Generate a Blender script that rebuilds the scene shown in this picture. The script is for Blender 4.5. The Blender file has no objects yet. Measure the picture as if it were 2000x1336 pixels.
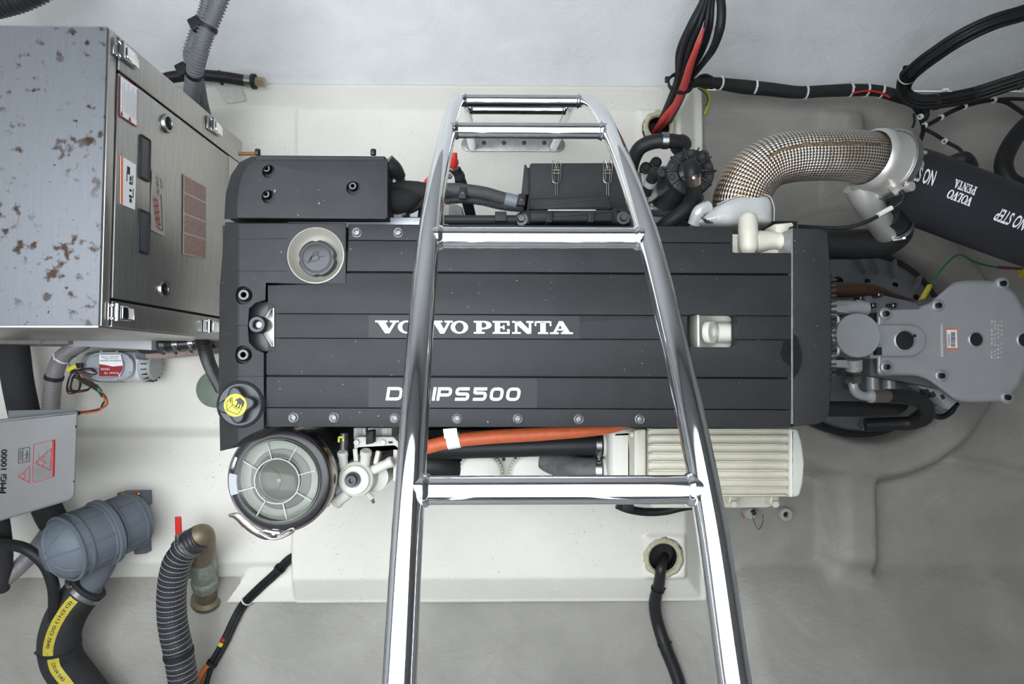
import bpy, bmesh, math, random
from mathutils import Vector, Matrix, Quaternion
random.seed(7)
R = math.radians
SC = bpy.context.scene
COL = SC.collection

# ------------------------------------------------------------------ camera
FPX = 1150.0                                  # focal length in pixels of the 2000 x 1336 frame
CAM = Vector((0, 0, 1.95))                    # standing in the hatch, looking straight down
_nad = Vector(((985 - 1000) / FPX, -(715 - 668) / FPX, -1)).normalized()
CQ = _nad.rotation_difference(Vector((0, 0, -1)))
cd = bpy.data.cameras.new('camera'); cam = bpy.data.objects.new('camera', cd); COL.objects.link(cam)
cd.sensor_width = 36; cd.lens = 36 * FPX / 2000; cd.clip_start = 0.02
cam.location = CAM; cam.rotation_mode = 'QUATERNION'; cam.rotation_quaternion = CQ
SC.camera = cam

# ------------------------------------------------------------------ sky and exposure
w = bpy.data.worlds.new('sky'); SC.world = w; w.use_nodes = True
bg = w.node_tree.nodes['Background']
bg.inputs[0].default_value = (0.86, 0.93, 1.0, 1); bg.inputs[1].default_value = 7.9
vs = SC.view_settings
vs.view_transform = 'Standard'; vs.look = 'None'; vs.gamma = 1; vs.use_curve_mapping = False
vs.exposure = 0.02
SC.cycles.use_denoising = True
SC.cycles.max_bounces = 10; SC.cycles.diffuse_bounces = 6; SC.cycles.sample_clamp_indirect = 6

# ------------------------------------------------------------------ measuring helpers
def ray(px, py):
    return CQ @ Vector(((px - 1000) / FPX, -(py - 668) / FPX, -1))
def W(px, py, z):                             # place of a point of the room at height z
    d = ray(px, py); return CAM + d * ((z - CAM.z) / d.z)
def WD(px, py, dist):
    return CAM + ray(px, py) * dist
def WX(px, py, x):                            # on a plane X = x
    d = ray(px, py); return CAM + d * ((x - CAM.x) / d.x)
def WY(px, py, y):
    d = ray(px, py); return CAM + d * ((y - CAM.y) / d.y)
def S(z): return (CAM.z - z) / FPX            # metres per pixel at height z

# ------------------------------------------------------------------ materials
MATS = {}
def mat(name, col, rough=.5, metal=0., bump=0., bscale=300., var=0., vscale=8., col2=None, spec=.5, coat=0., trans=0.,
        stretch=None, specks=0., alpha=1., ior=1.45, bdist=.002, detail=4, rust=0., speckcol=(.03,.03,.03)):
    if name in MATS: return MATS[name]
    m = bpy.data.materials.new(name); m.use_nodes = True
    nt = m.node_tree; N = nt.nodes; L = nt.links; b = N['Principled BSDF']
    b.inputs['Base Color'].default_value = (*col, 1); b.inputs['Roughness'].default_value = rough
    b.inputs['Metallic'].default_value = metal; b.inputs['Specular IOR Level'].default_value = spec
    b.inputs['Coat Weight'].default_value = coat; b.inputs['Transmission Weight'].default_value = trans
    b.inputs['IOR'].default_value = ior
    b.inputs['Alpha'].default_value = alpha
    tc = N.new('ShaderNodeTexCoord'); geo = N.new('ShaderNodeNewGeometry')
    src = geo.outputs['Position']
    if stretch:
        mp = N.new('ShaderNodeMapping'); mp.inputs['Scale'].default_value = stretch
        L.new(src, mp.inputs[0]); ssrc = mp.outputs[0]
    else: ssrc = src
    cur = None
    if var or stretch:
        n = N.new('ShaderNodeTexNoise'); n.inputs['Scale'].default_value = vscale; n.inputs['Detail'].default_value = 6
        n.inputs['Roughness'].default_value = .65
        L.new(ssrc, n.inputs[0])
        r = N.new('ShaderNodeValToRGB'); r.color_ramp.elements[0].position = .3; r.color_ramp.elements[1].position = .7
        c2 = col2 or tuple(c * (1 - var) for c in col)
        r.color_ramp.elements[0].color = (*c2, 1); r.color_ramp.elements[1].color = (*col, 1)
        L.new(n.outputs[0], r.inputs[0]); cur = r.outputs[0]
    def overlay(cur, fac, c):
        mx = N.new('ShaderNodeMix'); mx.data_type = 'RGBA'
        L.new(fac, mx.inputs[0])
        if cur is None: mx.inputs[6].default_value = (*col, 1)
        else: L.new(cur, mx.inputs[6])
        mx.inputs[7].default_value = (*c, 1); return mx.outputs[2]
    def spots(scale, lo, hi, mscale, mlo, mhi):
        n = N.new('ShaderNodeTexNoise'); n.inputs['Scale'].default_value = scale; n.inputs['Detail'].default_value = 5; L.new(src, n.inputs[0])
        k = N.new('ShaderNodeMapRange'); k.inputs[1].default_value = lo; k.inputs[2].default_value = hi; L.new(n.outputs[0], k.inputs[0])
        n2 = N.new('ShaderNodeTexNoise'); n2.inputs['Scale'].default_value = mscale; n2.inputs['Detail'].default_value = 2; L.new(src, n2.inputs[0])
        k2 = N.new('ShaderNodeMapRange'); k2.inputs[1].default_value = mlo; k2.inputs[2].default_value = mhi; L.new(n2.outputs[0], k2.inputs[0])
        mu = N.new('ShaderNodeMath'); mu.operation = 'MULTIPLY'; L.new(k.outputs[0], mu.inputs[0]); L.new(k2.outputs[0], mu.inputs[1])
        return mu.outputs[0]
    if specks:
        cur = overlay(cur, spots(150, .70 - specks * .04, .735, 5, .42, .62), speckcol)
    if rust:
        cur = overlay(cur, spots(42, .60 - rust * .02, .66, 7, .42, .55), (.030, .014, .007))
        cur = overlay(cur, spots(90, .66, .72, 6, .45, .6), (.012, .006, .004))
    if cur is not None: L.new(cur, b.inputs['Base Color'])
    if bump:
        n = N.new('ShaderNodeTexNoise'); n.inputs['Scale'].default_value = bscale; n.inputs['Detail'].default_value = detail
        L.new(ssrc, n.inputs[0])
        bp = N.new('ShaderNodeBump'); bp.inputs['Strength'].default_value = bump; bp.inputs['Distance'].default_value = bdist
        L.new(n.outputs[0], bp.inputs['Height']); L.new(bp.outputs[0], b.inputs['Normal'])
    MATS[name] = m
    return m

gel = mat('white_gelcoat', (.80,.762,.675), .32, var=.10, vscale=3.5, specks=1.1, bump=.05, bscale=12, bdist=.01)
gelclean = mat('gelcoat_lip', (.86,.85,.81), .3, var=.05, vscale=9)
cover = mat('black_textured_plastic', (.030,.030,.031), .50, spec=.22, bump=.35, bscale=1300, bdist=.0006, var=.22, vscale=14, specks=-.4, speckcol=(.4,.4,.4))
coverS = mat('black_smooth_plastic', (.022,.022,.024), .30, bump=.08, bscale=500)
plastic = mat('dark_grey_plastic', (.040,.040,.041), .5, spec=.3, var=.25, vscale=30, bump=.15, bscale=400)
rubber = mat('black_rubber', (.017,.017,.018), .5, spec=.35, bump=.15, bscale=600, bdist=.0008, var=.3, vscale=40)
loom = mat('black_cloth_loom', (.018,.017,.017), .8, bump=.6, bscale=900, bdist=.001)
cream = mat('cream_engine_paint', (.62,.585,.48), .45, var=.14, vscale=20, bump=.1, bscale=200, specks=.35, speckcol=(.2,.12,.05))
creamclean = mat('white_paint', (.60,.58,.515), .35, var=.05, vscale=20)
steel = mat('brushed_stainless', (.52,.505,.475), .36, .85, var=.30, vscale=1, stretch=(420,14,420), bump=.10, bscale=1, bdist=.0006)
steelrust = mat('brushed_stainless_rusted', (.135,.140,.150), .5, .25, spec=.25, var=.14, vscale=1, stretch=(500,16,500), bump=.08, bscale=1, bdist=.0006, rust=1.2)
steelx = mat('stainless_trim', (.42,.42,.41), .30, 1., var=.3, vscale=60)
chrome = mat('polished_stainless', (.86,.86,.87), .06, 1., bump=.02, bscale=30)
bolt_m = mat('zinc_bolt', (.11,.11,.11), .35, 1., var=.5, vscale=260)
alu = mat('grey_cast_aluminium', (.40,.40,.40), .42, .35, bump=.2, bscale=900, bdist=.0006, var=.1, vscale=20)
alu_d = mat('dark_cast_aluminium', (.17,.175,.18), .45, .4, bump=.2, bscale=700, bdist=.0006, var=.2, vscale=20)
elbow_m = mat('satin_steel', (.66,.63,.58), .36, .6, var=.15, vscale=25, bump=.05, bscale=300)
greypl = mat('grey_pvc', (.125,.143,.165), .48, spec=.3, bump=.25, bscale=900, bdist=.0005, var=.08, vscale=20)
greybox = mat('grey_painted_case', (.135,.133,.13), .5, bump=.15, bscale=700, bdist=.0005, var=.06, vscale=10)
darkpl = mat('black_matt', (.012,.012,.013), .6)
red_m = mat('red_plastic', (.55,.03,.025), .35)
redc = mat('red_cable', (.50,.05,.045), .45)
orange = mat('orange_silicone_sleeve', (.62,.13,.045), .38, bump=.55, bscale=350, bdist=.002, var=.2, vscale=60)
orangew = mat('orange_wire', (.75,.20,.03), .4)
yellow = mat('yellow_print', (.60,.53,.02), .45)
yellowp = mat('faded_yellow_print', (.55,.45,.05), .6, var=.35, vscale=150)
green_m = mat('green_wire', (.03,.14,.06), .45)
white_p = mat('white_print', (.85,.85,.84), .5)
label_w = mat('white_sticker', (.80,.80,.80), .4)
label_r = mat('red_print', (.30,.02,.025), .45)
label_faded = mat('faded_red_print', (.24,.10,.085), .45, var=.5, vscale=240, col2=(.34,.26,.22))
label_clear = mat('grey_decal', (.42,.41,.38), .38, .6)
label_o = mat('orange_print', (.75,.16,.03), .45)
black_p = mat('black_print', (.015,.015,.016), .5)
tie_w = mat('white_nylon', (.72,.72,.68), .45)
bronze = mat('weathered_bronze', (.25,.20,.13), .55, .55, var=.5, vscale=45, col2=(.16,.13,.09), bump=.3, bscale=150)
verdi = mat('verdigris_brass', (.36,.36,.31), .6, .35, var=.6, vscale=55, col2=(.19,.235,.20), bump=.4, bscale=130)
grease = mat('old_sealant', (.55,.50,.34), .55, var=.3, vscale=60, bump=.5, bscale=90, bdist=.004)
clearhose = mat('clear_hose', (.40,.37,.36), .25, var=.2, vscale=60)
glassy = mat('clear_bowl', (.93,.95,.90), .06, trans=1., ior=1.30)
filt_in = mat('filter_paper', (.66,.66,.60), .6, var=.15, vscale=30)
filt_core = mat('dusty_core', (.20,.20,.165), .6, var=.2, vscale=20)
rustm = mat('rusty_steel', (.19,.075,.03), .8, var=.4, vscale=60)
copper_m = mat('copper', (.45,.18,.08), .4, .8)  # copper-coloured metal for the lug screws

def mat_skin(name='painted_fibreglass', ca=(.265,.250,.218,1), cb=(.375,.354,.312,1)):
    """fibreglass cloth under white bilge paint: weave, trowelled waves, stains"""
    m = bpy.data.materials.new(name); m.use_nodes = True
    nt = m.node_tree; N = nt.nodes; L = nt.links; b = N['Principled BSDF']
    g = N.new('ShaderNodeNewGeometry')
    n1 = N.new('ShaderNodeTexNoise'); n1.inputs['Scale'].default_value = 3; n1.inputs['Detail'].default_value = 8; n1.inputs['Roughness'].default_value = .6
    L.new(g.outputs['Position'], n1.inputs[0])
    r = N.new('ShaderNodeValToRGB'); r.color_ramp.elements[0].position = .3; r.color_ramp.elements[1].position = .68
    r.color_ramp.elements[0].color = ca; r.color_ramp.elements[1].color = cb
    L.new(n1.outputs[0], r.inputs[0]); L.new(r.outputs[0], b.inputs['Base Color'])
    b.inputs['Roughness'].default_value = .5
    mp = N.new('ShaderNodeMapping'); mp.inputs['Rotation'].default_value = (0, 0, .6); mp.inputs['Scale'].default_value = (45, 110, 80)
    L.new(g.outputs['Position'], mp.inputs[0])
    n2 = N.new('ShaderNodeTexNoise'); n2.inputs['Scale'].default_value = 1; n2.inputs['Detail'].default_value = 5; n2.inputs['Distortion'].default_value = .7; L.new(mp.outputs[0], n2.inputs[0])
    n3 = N.new('ShaderNodeTexNoise'); n3.inputs['Scale'].default_value = 420; n3.inputs['Detail'].default_value = 3; L.new(g.outputs['Position'], n3.inputs[0])
    mp2 = N.new('ShaderNodeMapping'); mp2.inputs['Scale'].default_value = (5, 8, 7); L.new(g.outputs['Position'], mp2.inputs[0])
    n4 = N.new('ShaderNodeTexNoise'); n4.inputs['Scale'].default_value = 1; n4.inputs['Detail'].default_value = 4; n4.inputs['Distortion'].default_value = 1.2; L.new(mp2.outputs[0], n4.inputs[0])
    def bump(h, s, d, prev=None):
        bp = N.new('ShaderNodeBump'); bp.inputs['Strength'].default_value = s; bp.inputs['Distance'].default_value = d
        L.new(h, bp.inputs['Height'])
        if prev: L.new(prev, bp.inputs['Normal'])
        return bp.outputs[0]
    o = bump(n4.outputs[0], .32, .03); o = bump(n2.outputs[0], .32, .006, o); o = bump(n3.outputs[0], .7, .0016, o)
    L.new(o, b.inputs['Normal'])
    return m
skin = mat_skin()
skin_pale = mat_skin('pale_fibreglass', (.57,.57,.56,1), (.70,.70,.69,1))  # lighter base colour than the lower skin, for the upper hull

def mat_uv(name, c1, c2, nu, nv, rough, metal, bumpd, mode='braid'):
    """braided / wound surfaces laid along a hose's own u (round) and v (metres along) coordinates"""
    m = bpy.data.materials.new(name); m.use_nodes = True
    nt = m.node_tree; N = nt.nodes; L = nt.links; b = N['Principled BSDF']
    uv = N.new('ShaderNodeUVMap'); sp = N.new('ShaderNodeSeparateXYZ'); L.new(uv.outputs[0], sp.inputs[0])
    def M(op, a, bb=None):
        x = N.new('ShaderNodeMath'); x.operation = op
        for i, v in enumerate((a, bb)):
            if v is None: continue
            if isinstance(v, (int, float)): x.inputs[i].default_value = v
            else: L.new(v, x.inputs[i])
        return x.outputs[0]
    u = M('MULTIPLY', sp.outputs[0], nu * 2 * math.pi); v = M('MULTIPLY', sp.outputs[1], nv * 2 * math.pi)
    if mode == 'braid':
        s1 = M('SINE', M('ADD', u, v)); s2 = M('SINE', M('SUBTRACT', u, v)); h = M('MULTIPLY', s1, s2)
    else:
        h = M('SINE', v)
    f = M('MULTIPLY_ADD', h, .5); f.node.inputs[2].default_value = .5
    rp = N.new('ShaderNodeValToRGB'); rp.color_ramp.elements[0].position = .2; rp.color_ramp.elements[1].position = .62
    rp.color_ramp.elements[0].color = (*c2, 1); rp.color_ramp.elements[1].color = (*c1, 1)
    L.new(f, rp.inputs[0])
    n = N.new('ShaderNodeTexNoise'); n.inputs['Scale'].default_value = 9; n.inputs['Detail'].default_value = 4
    g = N.new('ShaderNodeNewGeometry'); L.new(g.outputs['Position'], n.inputs[0])
    mr = N.new('ShaderNodeMapRange'); mr.inputs[1].default_value = .48; mr.inputs[2].default_value = .72; L.new(n.outputs[0], mr.inputs[0])
    mx = N.new('ShaderNodeMix'); mx.data_type = 'RGBA'; mx.blend_type = 'MULTIPLY'
    L.new(mr.outputs[0], mx.inputs[0]); L.new(rp.outputs[0], mx.inputs[6])
    mx.inputs[7].default_value = (.72,.50,.32,1) if mode == 'braid' else (.7,.7,.7,1)
    L.new(mx.outputs[2], b.inputs['Base Color'])
    b.inputs['Roughness'].default_value = rough; b.inputs['Metallic'].default_value = metal
    bp = N.new('ShaderNodeBump'); bp.inputs['Strength'].default_value = .8; bp.inputs['Distance'].default_value = bumpd
    L.new(f, bp.inputs['Height']); L.new(bp.outputs[0], b.inputs['Normal'])
    return m
braid = mat_uv('metal_mesh_wrap', (.88,.80,.70), (.07,.052,.04), 27, 74, .30, .85, .003)
wound = mat_uv('wire_wound_hose', (.030,.030,.032), (.022,.022,.024), 1, 90, .38, 0, .001, 'ring')
clearw = mat_uv('clear_wire_hose', (.30,.27,.27), (.12,.11,.115), 1, 210, .3, 0, .001, 'ring')
cloth_h = mat_uv('cloth_covered_hose', (.030,.030,.034), (.012,.012,.014), 40, 420, .75, 0, .001)

# ------------------------------------------------------------------ mesh helpers
WLOC = {}
def obj(name, bm, m, parent=None, smooth=40, label=None):
    """one mesh object, origin at its own centre"""
    me = bpy.data.meshes.new(name)
    if bm.verts:
        lo = Vector([min(v.co[i] for v in bm.verts) for i in range(3)]); hi = Vector([max(v.co[i] for v in bm.verts) for i in range(3)])
        c = (lo + hi) / 2; c.z = lo.z
    else: c = Vector()
    for v in bm.verts: v.co -= c
    bmesh.ops.recalc_face_normals(bm, faces=bm.faces)
    bm.to_mesh(me); bm.free()
    me.materials.append(m)
    if smooth:
        me.shade_smooth(); me.set_sharp_from_angle(angle=R(smooth))
    o = bpy.data.objects.new(name, me); COL.objects.link(o)
    place(o, c, parent)
    if label: o['label'] = label
    return o
def place(o, c, parent=None):
    WLOC[o.name] = Vector(c)
    if parent: o.parent = parent; o.location = Vector(c) - WLOC[parent.name]
    else: o.location = c
def inst(src, name, loc, parent, rot=None):
    o = bpy.data.objects.new(name, src.data); COL.objects.link(o); place(o, loc, parent)
    if rot is not None: o.rotation_mode = 'QUATERNION'; o.rotation_quaternion = rot
    return o
def tag(o, label, cat, group=None):
    o['label'] = label; o['category'] = cat
    if group: o['group'] = group
    return o
def struct(o): o['kind'] = 'structure'; return o
def thing(name, label, cat, loc, group=None):
    o = bpy.data.objects.new(name, None); COL.objects.link(o); o.empty_display_size = .05
    place(o, loc); return tag(o, label, cat, group)
def nb(): return bmesh.new()

def add_prism(bm, top, h, bev=0., seg=2, bot=None, onlytop=True):
    """polygon (3-D points) pushed down by h; top edges rounded"""
    b2 = bmesh.new()
    vt = [b2.verts.new(p) for p in top]
    down = bot if bot else [Vector(p) - Vector((0, 0, h)) for p in top]
    vb = [b2.verts.new(p) for p in down]
    n = len(vt); b2.faces.new(vt); b2.faces.new(vb[::-1])
    for i in range(n): b2.faces.new((vt[i], vb[i], vb[(i + 1) % n], vt[(i + 1) % n]))
    bmesh.ops.recalc_face_normals(b2, faces=b2.faces)
    if bev:
        ts = set(vt)
        es = [e for e in b2.edges if (e.verts[0] in ts and e.verts[1] in ts) or not onlytop]
        bmesh.ops.bevel(b2, geom=es, offset=bev, segments=seg, affect='EDGES', profile=.5)
    merge(bm, b2)
def merge(bm, b2, mtx=None):
    if mtx is not None: bmesh.ops.transform(b2, matrix=mtx, verts=b2.verts)
    uv2 = b2.loops.layers.uv.active; uv1 = bm.loops.layers.uv.verify() if uv2 else None
    mp = {v: bm.verts.new(v.co) for v in b2.verts}
    for f in b2.faces:
        try: nf = bm.faces.new([mp[v] for v in f.verts])
        except ValueError: continue
        if uv2:
            for l1, l2 in zip(nf.loops, f.loops): l1[uv1].uv = l2[uv2].uv
    b2.free()
def frame(axis, up=None):
    z = Vector(axis).normalized(); u = Vector(up) if up is not None else (Vector((0, 0, 1)) if abs(z.z) < .9 else Vector((0, 1, 0)))
    x = u.cross(z).normalized(); y = z.cross(x)
    return Matrix((x, y, z)).transposed()
def add_box(bm, c, size, rot=None, bev=0., seg=2):
    b2 = bmesh.new(); bmesh.ops.create_cube(b2, size=1)
    for v in b2.verts: v.co = Vector((v.co.x * size[0], v.co.y * size[1], v.co.z * size[2]))
    if bev: bmesh.ops.bevel(b2, geom=b2.edges[:], offset=min(bev, min(size) * .45), segments=seg, affect='EDGES', profile=.5)
    m = Matrix.Translation(c)
    if rot is not None:
        if isinstance(rot, (int, float)): rot = Matrix.Rotation(rot, 3, 'Z')
        m = m @ rot.to_4x4()
    merge(bm, b2, m)
def add_lathe(bm, prof, o, axis=(0, 0, 1), n=28, up=None, a0=0., a1=2 * math.pi):
    """prof: (radius, height along the axis) from one end to the other"""
    F = frame(axis, up); o = Vector(o); full = abs(a1 - a0 - 2 * math.pi) < 1e-6
    rings = []
    for r, h in prof:
        if r < 1e-6: rings.append([bm.verts.new(o + F @ Vector((0, 0, h)))]); continue
        k = n if full else n + 1
        rings.append([bm.verts.new(o + F @ Vector((r * math.cos(a0 + (a1 - a0) * i / n), r * math.sin(a0 + (a1 - a0) * i / n), h))) for i in range(k)])
    for a, b in zip(rings, rings[1:]):
        for i in range(n):
            j = (i + 1) % len(a) if len(a) > 1 else 0; jb = (i + 1) % len(b) if len(b) > 1 else 0
            try:
                if len(a) == 1 and len(b) == 1: continue
                if len(a) == 1: bm.faces.new((a[0], b[i], b[jb]))
                elif len(b) == 1: bm.faces.new((a[i], b[0], a[j]))
                else: bm.faces.new((a[i], b[i], b[jb], a[j]))
            except ValueError: pass
def spline(pts, sub):
    P = [Vector(p) for p in pts]
    if len(P) < 3 or sub <= 1: return P, [float(i) for i in range(len(P))]
    out, ts = [], []
    E = [P[0] * 2 - P[1]] + P + [P[-1] * 2 - P[-2]]
    for i in range(1, len(E) - 2):
        p0, p1, p2, p3 = E[i - 1:i + 3]
        def kn(a, b): return max((b - a).length, 1e-5) ** .5
        t0 = 0; t1 = t0 + kn(p0, p1); t2 = t1 + kn(p1, p2); t3 = t2 + kn(p2, p3)
        for k in range(sub):
            t = t1 + (t2 - t1) * k / sub
            A1 = p0 * ((t1 - t) / (t1 - t0)) + p1 * ((t - t0) / (t1 - t0)); A2 = p1 * ((t2 - t) / (t2 - t1)) + p2 * ((t - t1) / (t2 - t1))
            A3 = p2 * ((t3 - t) / (t3 - t2)) + p3 * ((t - t2) / (t3 - t2))
            B1 = A1 * ((t2 - t) / (t2 - t0)) + A2 * ((t - t0) / (t2 - t0)); B2 = A2 * ((t3 - t) / (t3 - t1)) + A3 * ((t - t1) / (t3 - t1))
            out.append(B1 * ((t2 - t) / (t2 - t1)) + B2 * ((t - t1) / (t2 - t1))); ts.append(i - 1 + k / sub)
    out.append(P[-1]); ts.append(float(len(P) - 1))
    return out, ts
class Path:
    """smooth centre line with carried frames: at(s) gives point, tangent, two normals"""
    def __init__(s, pts, sub=8, step=None):
        c, ts = spline(pts, max(sub, 2))
        if step:                                    # resample evenly
            d = [0.]
            for a, b in zip(c, c[1:]): d.append(d[-1] + (b - a).length)
            n = max(3, int(d[-1] / step)); q, qt, j = [], [], 0
            for i in range(n + 1):
                x = d[-1] * i / n
                while j < len(d) - 2 and d[j + 1] < x: j += 1
                f = (x - d[j]) / max(d[j + 1] - d[j], 1e-9)
                q.append(c[j].lerp(c[j + 1], f)); qt.append(ts[j] + (ts[j + 1] - ts[j]) * f)
            c, ts = q, qt
        s.c, s.ts = c, ts; s.d = [0.]
        for a, b in zip(c, c[1:]): s.d.append(s.d[-1] + (b - a).length)
        s.T = []
        for i in range(len(c)):
            s.T.append((c[min(i + 1, len(c) - 1)] - c[max(i - 1, 0)]).normalized())
        up = Vector((0, 0, 1)); n0 = up - s.T[0] * up.dot(s.T[0])
        if n0.length < .1: up = Vector((0, 1, 0)); n0 = up - s.T[0] * up.dot(s.T[0])
        n0.normalize(); s.N = [n0]
        for i in range(1, len(c)):
            q = s.T[i - 1].rotation_difference(s.T[i]); n = q @ s.N[-1]; n -= s.T[i] * n.dot(s.T[i]); s.N.append(n.normalized())
        s.B = [t.cross(n) for t, n in zip(s.T, s.N)]
        s.len = s.d[-1]
    def at(s, x):
        x = min(max(x, 0), s.len); i = 0
        while i < len(s.d) - 2 and s.d[i + 1] < x: i += 1
        f = (x - s.d[i]) / max(s.d[i + 1] - s.d[i], 1e-9)
        return s.c[i].lerp(s.c[i + 1], f), s.T[i].lerp(s.T[i + 1], f).normalized(), s.N[i].lerp(s.N[i + 1], f).normalized(), s.B[i].lerp(s.B[i + 1], f).normalized()
def add_tube(bm, pts, r, n=12, sub=8, corr=None, step=None, caps=True, flat=None):
    """tube along points; r number or one per point; corr = (pitch, depth) for corrugated hose; returns its Path"""
    pa = pts if isinstance(pts, Path) else Path(pts, sub, step or (corr[0] / 4 if corr else None))
    uvl = bm.loops.layers.uv.verify(); rings = []
    for i, c in enumerate(pa.c):
        if isinstance(r, (list, tuple)):
            k = min(int(pa.ts[i]), len(r) - 2); f = pa.ts[i] - k; rr = r[k] * (1 - f) + r[k + 1] * f
        else: rr = r
        if corr:
            ph = (pa.d[i] / corr[0]) % 1.0
            rr += corr[1] * (.5 if ph < .5 else -.5)
        rings.append([bm.verts.new(c + (pa.N[i] * math.cos(2 * math.pi * j / n) * (flat or 1) + pa.B[i] * math.sin(2 * math.pi * j / n)) * rr) for j in range(n)])
    for i in range(len(rings) - 1):
        for j in range(n):
            k = (j + 1) % n
            f = bm.faces.new((rings[i][j], rings[i][k], rings[i + 1][k], rings[i + 1][j]))
            for l, uu, vv in zip(f.loops, (j, j + 1, j + 1, j), (i, i, i + 1, i + 1)): l[uvl].uv = (uu / n, pa.d[vv])
    if caps: bm.faces.new(rings[0][::-1]); bm.faces.new(rings[-1])
    return pa
def tube(name, pts, r, m, parent=None, **k):
    bm = nb(); pa = add_tube(bm, pts, r, **k); o = obj(name, bm, m, parent, 50); o_path[o.name] = pa
    return o
o_path = {}
def ring_on(bm, pa, x, r, wd, th=.002, n=20):
    """a band (clamp, cable tie) round a path at distance x"""
    c, t, nn, b = pa.at(x)
    add_lathe(bm, [(r, -wd / 2), (r + th, -wd / 2), (r + th, wd / 2), (r, wd / 2), (r, -wd / 2)], c, t, n, up=nn)
def tie(parent, pa, x, r, m, wd=.004, name='cable_tie', head=True):
    bm = nb(); ring_on(bm, pa, x, r, wd, .0018, 16)
    if head:
        c, t, nn, b = pa.at(x); a = random.uniform(-.9, .9)
        d = (nn * math.cos(a) + b * math.sin(a)); F = frame(t, d)
        add_box(bm, c + d * (r + .002), (.005, .007, .0065), F, .001)
    return obj(name, bm, m, parent, 40)
def clamp(parent, pa, x, r, name='hose_clamp'):
    bm = nb(); ring_on(bm, pa, x, r, .013, .0015, 24); ring_on(bm, pa, x - .006, r, .0015, .0025, 24); ring_on(bm, pa, x + .006, r, .0015, .0025, 24)
    c, t, nn, b = pa.at(x); d = (nn * .8 + b * .6).normalized(); q = d.cross(t)
    add_box(bm, c + d * (r + .005), (.010, .022, .008), Matrix((t, q, d)).transposed(), .002)
    add_lathe(bm, [(0, -.018), (.005, -.018), (.005, -.011), (0, -.011)], c + d * (r + .005), q, 6)
    return obj(name, bm, steelx, parent, 40)
def hexprism(bm, o, axis, r, h, n=6, bev=.0):
    add_lathe(bm, [(0, 0), (r, 0), (r, h * .85), (r * .88, h), (0, h)], o, axis, n)
def round_poly(pts, rad, k=4):
    """round the corners of a 2-D/3-D polygon; rad number or list"""
    out = []; n = len(pts)
    for i in range(n):
        p = Vector(pts[i]); a = Vector(pts[i - 1]) - p; b = Vector(pts[(i + 1) % n]) - p
        r = rad[i] if isinstance(rad, (list, tuple)) else rad
        r = min(r, a.length * .48, b.length * .48)
        if r <= 1e-6: out.append(p); continue
        s, e = p + a.normalized() * r, p + b.normalized() * r
        for j in range(k + 1):
            t = j / k; out.append(s * (1 - t) ** 2 + p * 2 * t * (1 - t) + e * t * t)
    return out
def ppoly(px, z, rad=0., k=4):
    p = [W(x, y, z) for x, y in px]
    return round_poly(p, rad, k) if rad else p
def circ(c, r, n=32, a0=0., a1=None):
    return [Vector((c[0] + r * math.cos(a0 + ((a1 - a0) if a1 is not None else 2 * math.pi) * i / n), c[1] + r * math.sin(a0 + ((a1 - a0) if a1 is not None else 2 * math.pi) * i / n), c[2])) for i in range(n)]
def bake(o):
    """apply modifiers into the mesh"""
    dg = bpy.context.evaluated_depsgraph_get(); me = bpy.data.meshes.new_from_object(o.evaluated_get(dg))
    o.modifiers.clear(); o.data = me
def cut(o, cutters):
    for c in cutters:
        md = o.modifiers.new('b', 'BOOLEAN'); md.operation = 'DIFFERENCE'; md.object = c; md.solver = 'EXACT'
    bpy.context.view_layer.update(); bake(o)
    for c in cutters: bpy.data.objects.remove(c)
    o.data.shade_smooth(); o.data.set_sharp_from_angle(angle=R(35))
    while len(o.data.materials) > 1: o.data.materials.pop()
    for p in o.data.polygons: p.material_index = 0

# lettering ---------------------------------------------------------------
def text_shape(body, bold=0., shear=0.):
    cu = bpy.data.curves.new('t', 'FONT'); cu.body = body; cu.size = 1; cu.offset = bold; cu.shear = shear; cu.resolution_u = 3
    o = bpy.data.objects.new('t', cu); COL.objects.link(o)
    bpy.context.view_layer.update()
    me = bpy.data.meshes.new_from_object(o.evaluated_get(bpy.context.evaluated_depsgraph_get()))
    bm = bmesh.new(); bm.from_mesh(me); bpy.data.objects.remove(o); bpy.data.meshes.remove(me)
    return fit01(bm)
def fit01(bm):
    xs = [v.co.x for v in bm.verts]; ys = [v.co.y for v in bm.verts]
    x0, x1, y0, y1 = min(xs), max(xs), min(ys), max(ys)
    for v in bm.verts: v.co = Vector(((v.co.x - x0) / (x1 - x0), (v.co.y - y0) / (y1 - y0), 0))
    return bm
def lay(name, bm01, o, ex, ey, m, parent, lift=.0006):
    """flat print: unit shape mapped to origin o and edge vectors ex, ey"""
    o, ex, ey = Vector(o), Vector(ex), Vector(ey); nn = ex.cross(ey).normalized() * lift
    for v in bm01.verts: v.co = o + ex * v.co.x + ey * v.co.y + nn
    me_o = obj(name, bm01, m, parent, 0)
    return me_o
def quadprint(name, corners, m, parent, lift=.0004):
    bm = nb(); c = [Vector(p) for p in corners]; nn = (c[1] - c[0]).cross(c[-1] - c[0]).normalized() * lift
    t = [bm.verts.new(p + nn) for p in c]; bm.faces.new(t)
    b = [bm.verts.new(p) for p in c]; bm.faces.new(b[::-1])
    for i in range(len(c)): bm.faces.new((t[i], b[i], b[(i + 1) % len(c)], t[(i + 1) % len(c)]))
    return obj(name, bm, m, parent, 0)
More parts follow.
